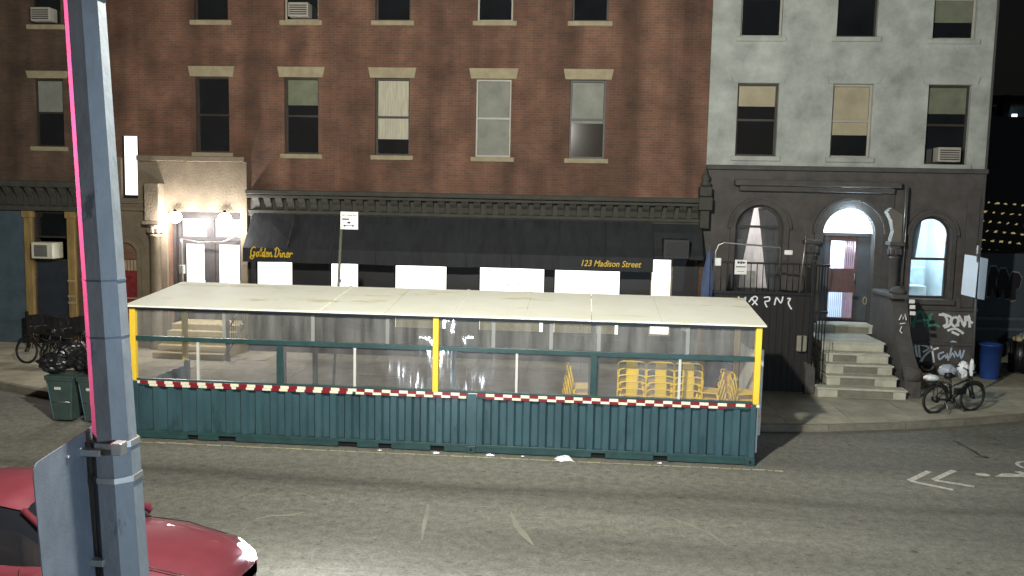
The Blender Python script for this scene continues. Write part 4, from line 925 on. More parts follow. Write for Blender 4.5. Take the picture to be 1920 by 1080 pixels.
# street light: the big octagonal pole close to the camera, its arm and lens above the picture
SL = thing('street_light', 'blue grey octagonal street light pole close to the camera', 'street light', (.02, -11, 0))
def polex(z): return .02-.045*z
sh = MB()
def octo(mb, z0, z1, r0, r1, y=-11):
    n = 8; vs = []
    for z, r in ((z0, r0), (z1, r1)):
        for k in range(n):
            a = 2*PI*(k+.5)/n; vs.append((polex(z)+r*math.cos(a), y+r*math.sin(a), z))
    mb.add(vs, [(k, (k+1) % n, n+(k+1) % n, n+k) for k in range(n)]+[tuple(range(n))[::-1], tuple(range(n, 2*n))])
octo(sh, 0, 3.27, .165, .140); sh.build('lower_shaft', POLEM, SL)
sh = MB(); octo(sh, 3.2, 9.0, .128, .10); sh.build('upper_shaft', POLEM, SL)
sh = MB(); octo(sh, .0, .45, .24, .2); sh.build('base_cover', POLEM, SL)
for zz, rr_ in ((3.27, .146), (3.05, .15)):
    sh = MB(); octo(sh, zz, zz+.035, rr_, rr_); sh.build('clamp_band', STEEL, SL)
MB().bev(polex(3.28)+.08, polex(3.28)+.15, -11.2, -11.12, 3.25, 3.33, .01).build('clamp_buckle', STEEL, SL)
for zz in (3.95, 4.3, 6.0):
    sh = MB(); octo(sh, zz, zz+.012, .1265, .1265); sh.build('seam_band', mat('pole_seam', rgb(60, 72, 84), .6), SL)
arm = MB().tube([(polex(8.7), -11, 8.6), (-.1, -10.9, 9.0), (.3, -10.4, 9.1), (.65, -9.9, 8.95)], [.05, .045, .04, .035], 10); arm.build('arm', POLEM, SL)
hd = MB().lathe([(.0, .14), (.12, .12), (.17, .05), (.17, .0)], (LUM.x, LUM.y, LUM.z+.12), 16); hd.build('lamp_head', POLEM, SL)
MB().lathe([(.165, .0), (.15, -.05), (.09, -.1), (.0, -.12)], (LUM.x, LUM.y, LUM.z+.1), 16).build('lens', emis('street_lens', (1, .93, .78), 20), SL)
ld = light('street_lamp_light', 'POINT', (LUM.x, LUM.y, LUM.z-.15), STREET_POWER, (1, .98, .875), SL, .16)
ld.data.use_nodes = True; nt = ld.data.node_tree; n = nt.nodes; l = nt.links; em = n['Emission']
# the lens throws somewhat more light outward than straight down, as street lenses do
tc = n.new('ShaderNodeTexCoord'); sx = n.new('ShaderNodeSeparateXYZ'); l.new(tc.outputs['Normal'], sx.inputs[0])
sq = n.new('ShaderNodeMath'); sq.operation = 'MULTIPLY'; l.new(sx.outputs[2], sq.inputs[0]); l.new(sx.outputs[2], sq.inputs[1])
ad = n.new('ShaderNodeMath'); ad.operation = 'ADD'; ad.inputs[1].default_value = 1.2; l.new(sq.outputs[0], ad.inputs[0])
dv = n.new('ShaderNodeMath'); dv.operation = 'DIVIDE'; dv.inputs[0].default_value = 1.0; l.new(ad.outputs[0], dv.inputs[1]); l.new(dv.outputs[0], em.inputs['Strength'])
# building on the near side of the street (unseen, behind the camera); its cold canopy lamp and the red signal are inferred from the pole's light
NB = thing('unseen_near_building', 'unseen plain brick house on the near side of the street', 'building', (2, -18, 0))
w_ = MB(); facade(w_, -14, 18, -.1, 12, -18.0, -.2, []); w_.v = [(a, -18.0-(b+18.0), c) for a, b, c in w_.v]; w_.build('wall', BRICKL, NB)
MB().bev(4.6, 8.4, -18, -13.6, 4.6, 4.75, .03).build('canopy', BLUEK, NB)
WL = thing('inferred_canopy_lamp', 'inferred cold white lamp under the canopy of the unseen near house', 'lamp', (6.3, -14.0, 4.55))
MB().bev(6.1, 6.5, -14.3, -13.8, 4.52, 4.598, .02).build('lamp_case', BLACK, WL); MB().bev(6.14, 6.46, -14.26, -13.84, 4.46, 4.518, .02).build('bulb', emis('inferred_cold_bulb', (.75, .88, 1), 12), WL)
light('inferred_canopy_lamp_light', 'POINT', (6.3, -14.05, 4.3), 2100, (.6, .79, 1), WL, .12)
TS = thing('inferred_traffic_signal', 'inferred unseen traffic signal showing red down the street', 'traffic signal', (-7.4, -10.7, 0))
MB().tube([(-7.4, -10.7, 0), (-7.4, -10.7, 4.6)], .07, 10).build('post', POLEM, TS)
MB().bev(-7.55, -7.2, -10.88, -10.52, 4.6, 5.6, .04).build('signal_head', BLACK, TS)
for k, (zz, mt_) in enumerate(((5.38, emis('red_lens', (1, .06, .16), 20)), (5.1, mat('dark_amber_lens', (.06, .03, .005), .3, var=0)), (4.82, mat('dark_green_lens', (.005, .04, .02), .3, var=0)))):
    q = MB(); q.tube([(-7.2, -10.7, zz), (-7.16, -10.7, zz)], .11, 14); q.build('lens', mt_, TS)
sp = light('signal_light', 'SPOT', (-7.05, -10.7, 5.38), 9000, (1, .12, .3), TS, .1, spot_size=R(34), spot_blend=.6); sp.rotation_euler = (R(86), 0, R(-90))
# sign plate seen from behind
PS = thing('street_sign', 'blank back of a grey aluminium sign strapped to the near pole', 'sign', (-.3, -11.3, 2.6))
def rounded(w0, w1, h0, h1, r, n=5):
    out = []
    for cx, cy, a0 in ((w1-r, h1-r, 0), (w0+r, h1-r, PI/2), (w0+r, h0+r, PI), (w1-r, h0+r, 1.5*PI)):
        for k in range(n+1): a = a0+PI/2*k/n; out.append((cx+r*math.cos(a), cy+r*math.sin(a)))
    return out
pl = MB(); pa = Vector((-.29, -11.05, 0)); pb_ = Vector((-.185, -11.66, 0)); dirp = (pb_-pa).normalized(); nrm = Vector((-dirp.y, dirp.x, 0))
rp = rounded(-.2, .72, 2.2, 3.36, .07)
vs = [(pa.x+dirp.x*u+nrm.x*t+(3.36-v)*.06, pa.y+dirp.y*u+nrm.y*t, v) for t in (0, .006) for u, v in rp]; nn_ = len(rp)
pl.add(vs, [tuple(range(nn_)), tuple(range(2*nn_-1, nn_-1, -1))]+[(i, nn_+i, nn_+(i+1) % nn_, (i+1) % nn_) for i in range(nn_)]); pl.build('plate', ALU, PS)
for v in (2.55, 3.25):
    q = pa+dirp*.1; MB().bev(q.x-.02, q.x+.14, q.y-.02, q.y+.04, v-.02, v+.02, .004).build('bracket', STEEL, PS)
for (u, v) in ((.12, 3.28), (.3, 3.28)):
    q = pa+dirp*u; MB().lathe([(.012, -.008), (.012, .008)], (q.x+.01+(3.36-v)*.06, q.y, v), 8).build('bolt', STEEL, PS)

# sign post on the right pavement
RS = thing('street_sign', 'bright blue white street sign pair on a thin post by the brownstone corner', 'sign', (12.7, 6.4, GZ))
MB().tube([(12.78, 6.55, GZ), (12.42, 5.95, 3.95)], .03, 8).build('post', mat('dull_post2', rgb(84, 88, 88), .6, metal=.3, var=.2), RS)
SGN = mat('reflective_sign_face', rgb(205, 225, 245), .4, var=.05)
q = MB(); q.add([(12.18, 6.16, 2.78), (12.44, 5.97, 2.72), (12.46, 5.97, 3.74), (12.2, 6.16, 3.78), (12.185, 6.168, 2.78), (12.445, 5.978, 2.72), (12.465, 5.978, 3.74), (12.205, 6.168, 3.78)], [(0,1,2,3),(4,7,6,5),(0,4,5,1),(1,5,6,2),(2,6,7,3),(3,7,4,0)]); q.build('plate', SGN, RS)
q = MB(); q.add([(12.5, 5.97, 2.7), (12.72, 6.1, 2.66), (12.74, 6.1, 3.68), (12.5, 5.97, 3.73), (12.496, 5.978, 2.7), (12.716, 6.108, 2.66), (12.736, 6.108, 3.68), (12.496, 5.978, 3.73)], [(0,1,2,3),(4,7,6,5),(0,4,5,1),(1,5,6,2),(2,6,7,3),(3,7,4,0)]); q.build('plate', SGN, RS)
MB().bev(12.38, 12.44, 5.9, 5.96, 3.8, 4.02, .01).build('post_cap', STEEL, RS)

# black gate enclosure between the shed and the stoop
GT = thing('gate_enclosure', 'tall dark board enclosure with iron bars on top and white scrawl', 'gate', (7.3, 6.2, GZ))
n = 15
for k in range(n):
    x0 = 6.05+k*(2.5/n); MB().box(x0+.004, x0+2.5/n-.004, 6.2+random.uniform(-.006, .006), 6.24, GZ, 2.66+random.uniform(-.02, .02)).build('plank', WOODK, GT)
MB().bev(5.98, 8.6, 6.16, 6.2-.008, 2.62, 2.7, .01).build('top_rail', BLACK, GT); MB().bev(5.98, 8.6, 6.25, 6.3, .5, .6, .01).build('cross_rail', BLACK, GT)
for x in (6.0, 8.58): MB().bev(x-.05, x+.05, 6.15, 6.3, GZ, 3.5, .01).build('post', BLACK, GT)
for k in range(17):
    x = 6.12+k*.15; MB().tube([(x, 6.2, 2.7), (x, 6.2, 3.42)], .012, 6).build('bar', BLACK, GT)
MB().bev(6.0, 8.58, 6.17, 6.23, 3.4, 3.45, .008).build('bar_rail', BLACK, GT)
strokes([[(1384,556),(1392,566),(1398,557),(1396,568)],[(1404,566),(1414,556),(1420,560),(1410,572)],[(1408,558),(1420,572)],[(1432,558),(1442,557),(1442,564),(1434,566),(1438,576)],[(1452,572),(1456,558),(1464,568),(1468,556)],[(1476,560),(1482,560),(1478,568),(1484,580)]], 6.185, .035, 'graffiti', GRAFW, GT)
# return leaf of the gate beside the stoop
for k in range(4): MB().box(8.64+k*.02, 8.66+k*.02, 6.3+k*.28, 6.56+k*.28, GZ, 3.3).build('side_board', WOODK, GT)
for k in range(5): MB().tube([(8.62+.07*k, 6.1, GZ+.25), (8.62+.07*k, 6.1, 3.4)], .013, 6).build('side_bar', BLACK, GT)
MB().bev(8.6, 8.95, 6.06, 6.14, 3.38, 3.44, .008).build('side_rail', BLACK, GT); MB().bev(8.6, 8.95, 6.06, 6.14, 2.2, 2.26, .008).build('side_rail', BLACK, GT)
ms = thing('meter_box', 'pale round-cornered meter box fixed low on the dark gate', 'meter box', (8.35, 6.1, 1.3))
MB().bev(8.22, 8.48, 6.06, 6.15, 1.2, 1.62, .04).build('case', mat('dull_meter', rgb(140, 136, 118), .6, var=.2), ms); MB().box(8.33, 8.37, 6.05, 6.059, 1.2, 1.62).build('strap', BLACK, ms)
hp = thing('bent_pipe', 'pale bent pipe rail looping above the dark gate', 'pipe', (6.9, 6.05, 2.7))
MB().tube([(6.1, 6.1, 2.72), (6.1, 6.1, 3.7), (6.16, 6.1, 3.86), (6.3, 6.1, 3.93), (7.7, 6.1, 3.84), (7.7, 6.1, 3.3)], .022, 8).build('tube', STEEL, hp)
MB().bev(7.8, 8.0, 6.04, 6.12, 3.66, 3.78, .02).build('clamp', WHITEP, hp); MB().bev(6.08, 6.24, 6.02, 6.09, 3.34, 3.54, .02).build('clamp', WHITEP, hp)
MB().tube([(8.22, 6.12, 2.7), (8.34, 6.12, 4.35)], .018, 6).build('rod', STEEL, hp)
vs_ = thing('security_sign', 'small white camera warning sign hung on the gate bars', 'sign', (6.75, 6.15, 3.25))
MB().bev(6.6, 6.9, 6.148, 6.156, 3.13, 3.5, .003).build('plate', WHITEP, vs_)
g = MB(); g.prism(disc(6.69, 3.43, .03), 'y', 6.144, 6.1475); g.bev(6.73, 6.78, 6.144, 6.1475, 3.4, 3.46, .001); g.prism([(6.79, 3.4), (6.86, 3.42), (6.86, 3.44), (6.79, 3.46)], 'y', 6.144, 6.1475); g.box(6.63, 6.87, 6.144, 6.1475, 3.31, 3.335); g.box(6.66, 6.84, 6.144, 6.1475, 3.2, 3.21); g.build('print', BLACK, vs_)
ub = thing('furled_parasol', 'furled navy parasol standing between the diner and the dark gate', 'parasol', (5.86, 6.0, GZ))
um = MB(); prof = [(.03, 1.2), (.09, 1.4), (.13, 2.0), (.11, 2.7), (.09, 3.2), (.05, 3.55), (.02, 3.72)]
N_ = 14; vs = []
for i, (r, z) in enumerate(prof):
    for k in range(N_): a = 2*PI*k/N_; rr2 = r*(1+.3*(k % 2)); vs.append((5.88+.05*i/6+rr2*math.cos(a), 6.0+rr2*math.sin(a), z))
um.add(vs, [(i*N_+k, i*N_+(k+1) % N_, (i+1)*N_+(k+1) % N_, (i+1)*N_+k) for i in range(6) for k in range(N_)]); um.build('canopy', mat('navy_canvas', rgb(66, 82, 116), .6, var=.3, scale=3), ub)
MB().tube([(5.87, 6.0, GZ), (5.93, 6.0, 3.85)], .022, 8).build('pole', STEEL, ub); MB().lathe([(.25, GZ), (.25, GZ+.06), (.06, GZ+.1), (.04, GZ+.3)], (5.87, 6.0, 0), 16).build('base', BLACK, ub)

# ------------------------------------------------------------------ bicycles
def make_bike(name, label, loc, rz, electric=True):
    t = thing(name, label, 'bicycle', (0, 0, 0)); r = .34; wb_ = 1.08
    for sx in (-1, 1):
        ty = MB().tube([(sx*wb_/2+r*math.cos(2*PI*k/28), 0, r+r*math.sin(2*PI*k/28)*.999) for k in range(28)], .028, 8, closed=True).build('wheel', RUB, t)
        MB().tube([(sx*wb_/2+.305*math.cos(2*PI*k/28), 0, r+.305*math.sin(2*PI*k/28)) for k in range(28)], .012, 6, closed=True).build('rim', mat('dark_rim', rgb(60, 60, 62), .4, metal=.6), ty)
        s = MB()
        for k in range(18):
            a = 2*PI*k/18; s.tube([(sx*wb_/2+.04*math.cos(a+.4*(k % 2*2-1)), (k % 2-.5)*.05, r+.04*math.sin(a+.4*(k % 2*2-1))), (sx*wb_/2+.3*math.cos(a), 0, r+.3*math.sin(a))], .0022, 3)
        s.build('spoke', STEEL, ty)
        h = MB(); h.tube([(sx*wb_/2, -.06, r), (sx*wb_/2, .06, r)], .075 if sx < 0 and electric else .03, 12); h.build('hub', BLACK, ty)
        MB().tube([(sx*wb_/2+.385*math.cos(a), 0, r+.385*math.sin(a)) for a in [R(q) for q in range(20 if sx < 0 else 40, 170, 12)]], .016, 5).build('fender', BLACK, t)
    f = MB(); bbx = -.08
    f.tube([(bbx, 0, .3), (-.2, 0, .82)], .03); f.tube([(bbx, 0, .32), (.36, 0, .68)], .045 if electric else .025); f.tube([(-.17, 0, .62), (.34, 0, .78)], .022); f.tube([(.33, 0, .62), (.37, 0, .86)], .03)
    for s in (-1, 1): f.tube([(bbx, s*.04, .3), (-.54, s*.055, .34)], .014); f.tube([(-.17, s*.03, .7), (-.54, s*.055, .34)], .012)
    f.build('frame', BLACK, t)
    fk = MB()
    for s in (-1, 1): fk.tube([(.37, s*.03, .74), (.4, s*.055, .68), (.54, s*.055, .34)], .017)
    fk.tube([(.32, 0, .86), (.29, 0, 1.0)], .016); fk.build('fork', BLACK, t)
    hb = MB().tube([(.22, -.3, 1.04), (.27, -.16, 1.04), (.3, 0, 1.01), (.27, .16, 1.04), (.22, .3, 1.04)], .014); hb.tube([(.27, -.2, 1.04), (.24, -.24, 1.22)], .008); hb.tube([(.27, .2, 1.04), (.24, .24, 1.22)], .008)
    hb.build('handlebar', BLACK, t); g = MB()
    for s in (-1, 1): g.tube([(.2, s*.32, 1.04), (.24, s*.2, 1.045)], .02)
    g.build('grip', RUB, t)
    se = MB().tube([(-.34, 0, .9), (-.22, 0, .91), (-.1, 0, .89), (-.04, 0, .88)], [.075, .085, .04, .02], 10); se.build('saddle', BLACK, t); MB().tube([(-.19, 0, .78), (-.22, 0, .9)], .015).build('seat_post', STEEL, t)
    rk = MB()
    for s in (-.07, 0, .07): rk.tube([(-.3, s, .75), (-.82, s, .75)], .009, 6)
    rk.tube([(-.82, -.07, .75), (-.82, .07, .75)], .009, 6)
    for s in (-1, 1): rk.tube([(-.62, s*.07, .75), (-.54, s*.06, .36)], .008, 6)
    rk.build('rack', BLACK, t)
    cr = MB().tube([(bbx, -.08, .3), (bbx, .08, .3)], .05, 10); cr.tube([(bbx, -.09, .3), (bbx+.12, -.09, .18)], .012); cr.tube([(bbx, .09, .3), (bbx-.12, .09, .42)], .012); cr.build('crank', BLACK, t)
    pd = MB().bev(bbx+.08, bbx+.17, -.19, -.1, .165, .19, .006); pd.bev(bbx-.17, bbx-.08, .1, .19, .405, .43, .006); pd.build('pedal', RUB, t)
    ks = MB().tube([(-.3, -.05, .3), (-.26, -.2, 0.01)], .011, 6); ks.build('kickstand', STEEL, t)
    if electric: MB().bev(.0, .3, -.05, .05, .42, .58, .02).build('battery', BLACK, t); 
    t.location = loc; t.rotation_euler = (R(5), 0, rz); return t
def crumple(name, c, r, mt, label, cat, seed, group=None, sub=3, amp=.35):
    bm = bmesh.new(); bmesh.ops.create_icosphere(bm, subdivisions=sub, radius=1); rnd = random.Random(seed)
    ks = [(Vector((rnd.uniform(-1,1), rnd.uniform(-1,1), rnd.uniform(-1,1))).normalized(), rnd.uniform(3, 9), rnd.uniform(0, 6)) for _ in range(7)]
    for v in bm.verts:
        p = v.co.copy(); d = 1+sum(amp/5*abs(math.sin(p.dot(k)*f+ph))-amp/9 for k, f, ph in ks); v.co = Vector((p.x*r[0]*d, p.y*r[1]*d, p.z*r[2]*d))
    mnz = min(v.co.z for v in bm.verts)
    for v in bm.verts: v.co += Vector((c[0], c[1], c[2]-mnz))
    o = MB().bm(bm, 0, False).build(name, mt); return tag(o, label, cat, group)
EB = make_bike('electric_bicycle', 'black electric bicycle parked on the pavement below the graffiti', (11.52, 4.62, GZ), R(22))
cb, sb_ = math.cos(R(22)), math.sin(R(22))
def bl(x, y, z): return (11.52+x*cb-y*sb_, 4.62+x*sb_+y*cb+.08*0, GZ+z)
crumple('plastic_bag', bl(-.22, -.0, .86), (.2, .13, .14), BAGG, 'grey plastic bag wrapped over the saddle of the electric bicycle', 'bag', 3)
crumple('plastic_bag', bl(-.68, 0, .77), (.16, .1, .07), BAGW, 'white plastic bag lying on the rear rack of the electric bicycle', 'bag', 4)
crumple('plastic_bag', bl(.36, .12, .74), (.14, .12, .21), BAGW, 'white plastic bag hanging from the handlebar of the electric bicycle', 'bag', 5)
crumple('rear_bag', bl(.28, -.2, .88), (.05, .05, .2), BAGW, 'narrow white hand cover wrapped round the near grip of the electric bicycle', 'cover', 6)
make_bike('parked_bicycle', 'dark bicycle leaning by the slate blue shopfront with its front wheel outward', (-12.0, 6.1, GZ), R(172), False)
make_bike('parked_bicycle', 'dark bicycle standing behind the rubbish bags near the iron fence', (-11.0, 5.9, GZ), R(188), False)

# iron fence on the left
FN = thing('iron_fence', 'black iron area fence in front of the slate blue shopfront', 'fence', (-13.2, 8.4, GZ))
for k in range(19): MB().tube([(-13.95+k*.11, 8.4, GZ), (-13.95+k*.11, 8.4, 1.12)], .014, 6).build('bar', BLACK, FN)
for zz in (.3, 1.05): MB().box(-14.0, -11.92, 8.38, 8.42, zz, zz+.04).build('rail', BLACK, FN)
for xx in (-14.0, -11.92): MB().bev(xx-.035, xx+.035, 8.36, 8.44, GZ, 1.25, .008).build('post', BLACK, FN)
cv = MB(); n = 12; rows = []
for j in range(4):
    for i in range(n+1): rows.append((-13.95+2.0*i/n, 8.36-.02*math.sin(i*1.3+j), 1.13-.2*j+.05*math.sin(i*.7)))
cv.add(rows, [(j*(n+1)+i, j*(n+1)+i+1, (j+1)*(n+1)+i+1, (j+1)*(n+1)+i) for j in range(3) for i in range(n)]); cv.build('cover', mat('black_tarp', (.014, .014, .015), .6), FN, recalc=False)

# wheelie bins and bags
BINM = mat('grey_green_bin_plastic', rgb(60, 76, 72), .45, var=.2, scale=4)
for k, (x, lab) in enumerate(((-8.12, 'grey green wheelie bin farther from the shed, under black bags'), (-7.42, 'grey green wheelie bin nearer the shed, partly behind the pole'))):
    t = thing('wheelie_bin', lab, 'bin', (x, 1.1, 0), 'wheelie bins at the kerb')
    b = MB(); vs = []
    for (hw, hd, z) in ((.2, .22, .06), (.29, .31, .92), (.31, .33, .92), (.31, .33, .97)): vs += [(x-hw, 1.1-hd, z), (x+hw, 1.1-hd, z), (x+hw, 1.1+hd, z), (x-hw, 1.1+hd, z)]
    b.add(vs, [(4*i+j, 4*i+(j+1) % 4, 4*i+4+(j+1) % 4, 4*i+4+j) for i in range(3) for j in range(4)]+[(0,3,2,1)]); b.build('body', BINM, t)
    for j in (-1, 1): b = MB(); b.add([(x+j*.20, 1.1-.225, .08), (x+j*.28, 1.1-.30, .85), (x+j*.25, 1.1-.315, .85), (x+j*.175, 1.1-.24, .08)], [(0,1,2,3)]); b.build('corner_rib', mat('painted_blue_glint', rgb(130, 176, 205), .35, var=.1) if j < 0 else BINM, t)  # left rib coloured pale blue for the headlight glint along its edge
    MB().bev(x-.32, x+.32, .76, 1.44, .97, 1.02, .015).build('lid', BINM, t)
    MB().box(x-.12, x+.02, .805, .815, .72, .78).build('label', WHITEALU, t)
    for s in (-1, 1): MB().tube([(x+s*.26, 1.38, .1), (x+s*.21, 1.38, .1)], .1, 14).build('wheel', RUB, t)
    MB().tube([(x-.2, .84, .45), (x+.2, .84, .45)], .014).build('bar', STEEL, t)
for k, (c, r) in enumerate((((-8.35, 1.05, 1.02), (.32, .28, .2)), ((-7.75, 1.15, 1.02), (.32, .3, .24)), ((-8.05, 1.25, 1.24), (.3, .28, .2)), ((-7.4, 1.05, 1.04), (.3, .28, .26)))):
    crumple('rubbish_bag', c, r, BAGK, ('shiny black rubbish bag on the outer edge of the far bin lid', 'bulging black rubbish bag between the two bins', 'black rubbish bag topmost on the heap over the bins', 'black rubbish bag on the near bin, beside the pole')[k], 'rubbish bag', 20+k, 'rubbish bags on the bins', 4, .5)

# right pavement odds
def bucket(name, label, cat, c, r0, r1, h, mt, z=GZ):
    t = thing(name, label, cat, (c[0], c[1], z))
    MB().lathe([(r0, 0), (r1, h), (r1*1.06, h), (r1*1.06, h+.04), (r1*.94, h+.04), (r1*.9, h*.6)], (c[0], c[1], z), 18, caps=False).build('body', mt, t)
    MB().lathe([(r0*.98, .02), (0, .021)], (c[0], c[1], z), 18, caps=False).build('base', mt, t)
    MB().tube([(c[0]+r1*1.05*math.cos(a), c[1]-.06, z+h*.92-.12*math.sin(a)) for a in [PI*k/10 for k in range(11)]], .008, 5).build('handle', BLACK, t); return t
bucket('bin_bucket', 'dark slate bucket standing between the stoop and the graffiti wall', 'bucket', (11.85, 8.3), .2, .26, .62, mat('slate_bucket', rgb(54, 58, 70), .5, var=.2))
bucket('recycling_bin', 'tall blue round bin behind the electric bicycle', 'bin', (14.35, 9.1), .24, .3, .95, mat('blue_bin_plastic', rgb(34, 66, 128), .4, var=.15))
pb = thing('cardboard_box', 'flattened pale cardboard box leaning at the foot of graffiti wall', 'box', (11.9, 7.6, GZ))
MB().bev(11.55, 12.2, 7.5, 7.75, GZ, GZ+.34, .01).build('carton', mat('pale_cardboard', rgb(190, 170, 135), .8, var=.2), pb); MB().box(11.58, 12.0, 7.493, 7.499, GZ+.2, GZ+.3).build('stripe', mat('salmon_print', rgb(200, 130, 100), .7), pb)
lbn = thing('litter_bin', 'black wire litter bin heaped with rubbish by the dark side wall', 'bin', (15.7, 10.2, GZ))
for k in range(20):
    a = 2*PI*k/20; MB().tube([(15.7+.27*math.cos(a), 10.2+.27*math.sin(a), GZ), (15.7+.34*math.cos(a), 10.2+.34*math.sin(a), GZ+.95)], .016, 5).build('wire', BLACK, lbn)
for zz, rr_ in ((.03, .272), (.5, .306), (.95, .342)): MB().tube([(15.7+rr_*math.cos(2*PI*k/20), 10.2+rr_*math.sin(2*PI*k/20), GZ+zz) for k in range(20)], .018, 6, closed=True).build('hoop', BLACK, lbn)
MB().lathe([(.24, .04), (.3, .9)], (15.7, 10.2, GZ), 16).build('liner', BAGK, lbn)
for k, c in enumerate(((15.55, 10.1), (15.8, 10.25), (15.72, 10.05))): crumple('food_wrapper', (c[0], c[1], GZ+.92+.05*k), (.14, .12, .1), BAGW if k else mat('tan_paper', rgb(190, 175, 130), .7), ('tan crumpled paper on the litter bin heap', 'white wrapper at the far side of the litter bin heap', 'white wrapper topmost in the litter bin')[k], 'litter', 40+k)

# litter on the road
PAP = mat('white_paper', rgb(240, 240, 240), .6, var=.05)
def paper(c, r, seed, label):
    rnd = random.Random(seed); o = MB(); n = 6; vs = []
    for j in range(n+1):
        for i in range(n+1): vs.append((c[0]+(i/n-.5)*2*r*rnd.uniform(.7, 1.3), c[1]+(j/n-.5)*1.3*r*rnd.uniform(.7, 1.3), .01+rnd.uniform(0, r*.55)*(1 if 0 < i < n and 0 < j < n else .25)))
    o.add(vs, [(j*(n+1)+i, j*(n+1)+i+1, (j+1)*(n+1)+i+1, (j+1)*(n+1)+i) for j in range(n) for i in range(n)]); b = o.build('litter_paper', PAP, recalc=False)
    b.modifiers.new('thick', 'SOLIDIFY').thickness = .003; tag(b, label, 'paper', 'litter on the road')
paper((2.5, -.2), .16, 1, 'largest crumpled white paper on the yellow road line'); paper((1.1, -.13), .07, 2, 'small folded white paper beside the middle corner casting')
paper((.05, -.14), .06, 3, 'scrap of white paper under the shed left of the middle casting'); paper((-1.05, -.13), .035, 4, 'tiny white scrap under the fork pocket of the shed')
paper((1.72, -.1), .03, 8, 'tiny white scrap left of the crumpled paper'); paper((4.3, -.14), .04, 9, 'thin white scrap near the right fork pocket')

# ------------------------------------------------------------------ car passing close by
CR = thing('passing_car', 'red car passing at the lower edge behind the pole', 'car', (-3.2, -7.75, 0))
PAINT = mat('red_car_paint', rgb(108, 44, 54), .5, metal=.1, var=.12, coat=.25)
cx0, cy0 = -5.45, -7.25
def cpt(u, v, z): return (cx0+u, cy0+v, z*1.12)       # u along the car (front at 4.5), v across
def loft(secs, mi=0):
    b = MB(); n = len(secs[0]); vs = [cpt(*p) for s in secs for p in s]
    b.add(vs, [(i*n+k, i*n+k+1, (i+1)*n+k+1, (i+1)*n+k) for i in range(len(secs)-1) for k in range(n-1)]+[tuple(range(n))[::-1], tuple((len(secs)-1)*n+k for k in range(n))], mi, True); return b
def sec(u, hw, zb, zs, zt, crown): # one body section from left sill over the top to the right sill
    return [(u, -hw*.94, zb), (u, -hw, zb+.18), (u, -hw, zs-.1), (u, -hw*.93, zs), (u, -hw*.6, zt), (u, 0, zt+crown), (u, hw*.6, zt), (u, hw*.93, zs), (u, hw, zs-.1), (u, hw, zb+.18), (u, hw*.94, zb)]
body = [sec(0, .74, .35, .8, .84, .01), sec(.12, .84, .24, .92, .97, .01), (sec(.8, .89, .2, .93, 1.0, .02)), sec(1.6, .9, .2, .92, .95, .01), sec(2.6, .9, .2, .9, .93, .01), sec(3.1, .9, .2, .88, .95, .025), sec(3.7, .88, .2, .82, .9, .03), sec(4.2, .84, .22, .72, .8, .03), sec(4.42, .74, .28, .6, .68, .02), sec(4.5, .64, .35, .5, .55, .01)]
loft(body).build('body', PAINT, CR)
cab = []
for u, hw, zt in ((.75, .72, .98), (1.15, .66, 1.36), (1.6, .63, 1.44), (2.2, .62, 1.45), (2.5, .63, 1.40), (3.15, .74, .97)):
    cab.append([(u, -.8, .88), (u, -hw-.02, max(zt-.07, .9)), (u, -hw*.75, zt), (u, 0, zt+.02), (u, hw*.75, zt), (u, hw+.02, max(zt-.07, .9)), (u, .8, .88)])
loft(cab).build('cabin', mat('car_glass', (.012, .013, .016), .06, var=0, spec=.8), CR)
rf = []
for u, hw, zt in ((1.1, .62, 1.35), (1.6, .62, 1.452), (2.2, .61, 1.462), (2.5, .6, 1.415)): rf.append([(u, -hw, zt-.05), (u, -hw*.72, zt+.008), (u, 0, zt+.03), (u, hw*.72, zt+.008), (u, hw, zt-.05)])
loft(rf).build('roof', PAINT, CR)
for s in (-1, 1):
    p = MB().tube([cpt(2.5, s*.62, 1.38), cpt(2.85, s*.69, 1.17), cpt(3.15, s*.77, .95)], .035, 8); p.build('pillar', PAINT, CR); p = MB().tube([cpt(1.1, s*.63, 1.32), cpt(.75, s*.72, .98)], .05, 8); p.build('pillar', PAINT, CR)
    p = MB().tube([cpt(1.75, s*.655, 1.38), cpt(1.75, s*.8, .92)], .03, 8); p.build('pillar', PAINT, CR)
    for u in (.85, 3.65):
        wv = MB(); wv.tube([cpt(u, s*.68, .33), cpt(u, s*.9, .33)], .33, 22); wo = wv.build('wheel', RUB, CR)
        rm = MB(); rm.tube([cpt(u, s*.9, .33), cpt(u, s*.912, .33)], .21, 18); rm.build('rim', STEEL, wo)
    hl = MB(); hl.add([cpt(4.2, s*.82, .66), cpt(4.2, s*.55, .74), cpt(4.43, s*.48, .64), cpt(4.44, s*.7, .57), cpt(4.22, s*.85, .58), cpt(4.46, s*.46, .56), cpt(4.475, s*.66, .5)], [(0,1,2,3),(2,5,6,3),(0,3,6,4)])
    hl.v = [(a+.012, b, c+.03) for a, b, c in hl.v]; ho = hl.build('headlight', emis('headlight_glow', (.8, .9, 1), 500), CR)
    sp = light('headlight_beam', 'SPOT', cpt(4.62, s*.6, .64), 20, (.72, .86, 1), CR, .05, spot_size=R(150), spot_blend=.5); sp.rotation_euler = (R(90), 0, R(-62))
    tl = MB().bev(*(cpt(-.02, 0, 0)[0], cpt(.06, 0, 0)[0]), cy0+s*.62-.14, cy0+s*.62+.14, .7, .82, .02); tl.build('tail_light', emis('tail_glow', (1, .05, .1), 3), CR)
    mr = MB().bev(cpt(2.85, 0, 0)[0], cpt(3.0, 0, 0)[0], cy0+s*.98-.1, cy0+s*.98+.1, .92, 1.06, .03); mr.build('mirror', PAINT, CR)
